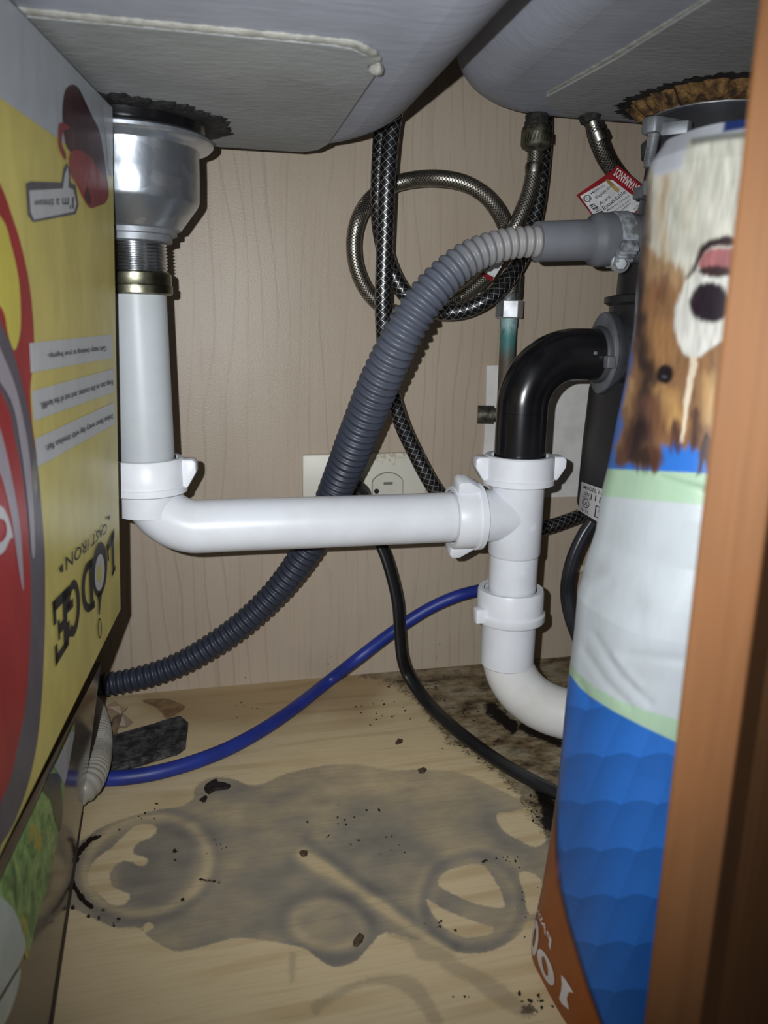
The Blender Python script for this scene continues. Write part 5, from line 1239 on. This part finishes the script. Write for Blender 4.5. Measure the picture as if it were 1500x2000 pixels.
    for pts, wd, c, bl, op in (
        ([(1262, 330), (1262, 470)], 10, (120, 92, 70), 14, .8), ([(1300, 350), (1290, 420), (1300, 500)], 8, (190, 160, 120), 12, .7), ([(1345, 380), (1340, 440)], 8, (176, 164, 140), 14, .5),
        ([(1246, 540), (1251, 640), (1264, 705)], 13, dark, 12, .95), ([(1258, 690), (1268, 730), (1256, 790), (1248, 850)], 15, dark, 16, .9), ([(1262, 790), (1270, 860)], 12, (92, 62, 58), 16, .7), ([(1246, 840), (1238, 885), (1268, 895)], 22, (50, 34, 34), 16, .95), ([(1226, 850), (1214, 895)], 8, (76, 50, 42), 10, .9),
        ([(1275, 880), (1282, 905)], 10, (92, 58, 46), 10, .9), ([(1215, 880), (1210, 900)], 8, (84, 54, 44), 10, .8), ([(1222, 790), (1230, 740)], 5, (190, 150, 100), 8, .8),
        ([(1275, 790), (1290, 845)], 14, (120, 82, 60), 16, .8), ([(1310, 780), (1322, 820)], 16, (196, 152, 98), 16, .9), ([(1285, 640), (1290, 690)], 22, (168, 122, 80), 18, .8), ([(1280, 760), (1312, 760)], 8, (182, 138, 90), 10, .7),
        ([(1320, 835), (1320, 872)], 10, (74, 48, 46), 10, .85), ([(1358, 810), (1356, 870)], 9, (66, 44, 46), 9, .85), ([(1384, 740), (1386, 820)], 16, (196, 158, 110), 14, .8), ([(1270, 600), (1282, 560)], 12, (150, 104, 70), 14, .8), ([(1296, 540), (1288, 580)], 8, (96, 60, 48), 10, .6), ([(1256, 470), (1252, 560)], 6, (70, 50, 44), 10, .7)):
        stroke(pts, wd, c, bl, op)
    px = ox_ + 4*(vnoise(ox_/6, oy_/14)-0.5); py = oy_ + 4*(vnoise(ox_/5.0, oy_/20+7)-0.5)
    paint(smooth_poly([(1343, 545), (1328, 575), (1318, 610), (1318, 640), (1326, 670), (1338, 692), (1356, 700), (1376, 690), (1400, 672), (1440, 640), (1450, 540), (1400, 520), (1365, 525)], 3), (214, 212, 204), 5)
    paint(smooth_poly([(1350, 698), (1362, 698), (1356, 740), (1346, 790), (1340, 830), (1335, 860), (1330, 862), (1334, 820), (1337, 770), (1345, 730)], 3), (222, 206, 182), 3)
    paint(smooth_poly([(1362, 500), (1372, 478), (1395, 466), (1430, 462), (1440, 480), (1400, 480), (1380, 492), (1360, 524), (1340, 545), (1350, 525)], 3), (52, 36, 40), 5)
    paint(smooth_poly([(1372, 500), (1385, 488), (1410, 484), (1440, 490), (1440, 520), (1400, 535), (1375, 530), (1365, 518)], 3), (164, 104, 106), 5)
    paint(smooth_poly([(1362, 530), (1385, 520), (1420, 522), (1440, 530), (1420, 540), (1385, 540)], 3), (60, 40, 42), 5)
    paint(smooth_poly([(1352, 575), (1362, 558), (1385, 552), (1410, 560), (1425, 590), (1420, 615), (1395, 630), (1368, 626), (1352, 612), (1347, 594)], 3), (38, 28, 38), 6)
    paint([(x_, y_) for x_, y_ in ell(1299, 730, 17, 18)], (28, 20, 26), 4)
    paint([(x_, y_) for x_, y_ in ell(1299, 735, 5, 2.5)], (90, 84, 100), 2)
    px, py = ox_, oy_
    # hair: streaks running down the muzzle and cheeks
    dogm = sst(-sdf(px, py, [(1200, 280), (1600, 260), (1600, 900), (1372, 884), (1290, 868), (1289, 912), (1205, 902), (1236, 600)]), -3, 6)
    hair = vnoise((px+0.12*py)/5.0, py/32.0)*0.6+vnoise((px-0.1*py)/11.0, py/70.0)*0.4
    col *= (1+dogm*(hair-0.5)*0.6)[:, None]
    # torn printed flap at the top
    paint([(1260, 300), (1268, 270), (1330, 215), (1450, 195), (1520, 200), (1520, 262), (1440, 262), (1352, 276), (1345, 268), (1330, 330), (1280, 345)], (196, 198, 206), 4)
    paint([(1418, 205), (1460, 198), (1460, 250), (1412, 258), (1416, 230)], (40, 58, 116), 4)
    stroke([(1354, 276), (1400, 268), (1460, 262)], 6, (128, 132, 122), 4, .9)
    col *= 0.66
    a = me.color_attributes.new('print', 'FLOAT_COLOR', 'POINT')
    a.data.foreach_set('color', np.concatenate([col, np.ones((len(col), 1))], 1).astype(np.float32).ravel())
    m = NT('printed_plastic_film'); at = m.attr('print')
    hn = m.noise(m.coords('Object', (1, 1, .25)), 260, 3, .6)
    m.col(m.mix(m.math('MULTIPLY', m.sstep(hn, .4, .7), .04), at.outputs['Color'], (0.02, 0.02, 0.02, 1)))
    m.set(0.38, spec=0.4); m.bump(m.noise(m.coords('Object'), 60, 3), 0.10, 0.002)
    bag = empty('pet_pad_bag', (0.24, 0.32, 0.0), 'blue pet pad bag with an upside down puppy print behind the wood stile', 'bag')
    o = link('bag_film', me, m.m, bag)
    bv = BVHTree.FromPolygons([tuple(v.co) for v in me.vertices], [tuple(p.vertices) for p in me.polygons])
    off = LOC[bag]
    def hit(x, y):
        d = unit(ray(x, y)); r_ = bv.ray_cast(Vector(CAM-off), Vector(d))
        if r_[0] is None: return atY(x, y, YS)
        nn = np.array(r_[1]); nn = -nn if nn@d > 0 else nn
        return np.array(r_[0])+off+nn*0.0003
    for q, s in (([(1122, 1988), (1094, 1912), (1096, 1914), (1124, 1990)], None),):
        pass
    one = [[(1097, 1904), (1104, 1911), (1121, 1939), (1112, 1937), (1108, 1950), (1112, 1972), (1098, 1960), (1093, 1950), (1097, 1935), (1098, 1922)]]
    def loop(outer, inner):
        o_, i_ = np.array(outer), np.array(inner); n_ = len(o_)
        return [[tuple(o_[k]), tuple(o_[(k+1) % n_]), tuple(i_[(k+1) % n_]), tuple(i_[k])] for k in range(n_)]
    z1 = loop(ell(1067, 1889, 11, 38, 24, -0.36), ell(1065.5, 1887, 4.5, 20, 24, -0.22))
    z2 = loop(ell(1045.5, 1832, 7, 35, 24, 0.06), ell(1045, 1831, 2.6, 19, 24, 0.12))
    for g_ in (one, z1, z2): link('numeral', polys_on(g_, hit), M['ink_white'], bag, smooth=False)
    for s_, q_ in (('P', [(1075, 1852), (1066, 1831), (1070, 1833), (1077, 1838)]),):
        pass
    link('lettering', text_on('PADS', [(1076, 1856), (1049, 1778), (1053, 1776), (1078, 1834)], hit, 0.02), M['ink_white'], bag, smooth=False)
bag_build()
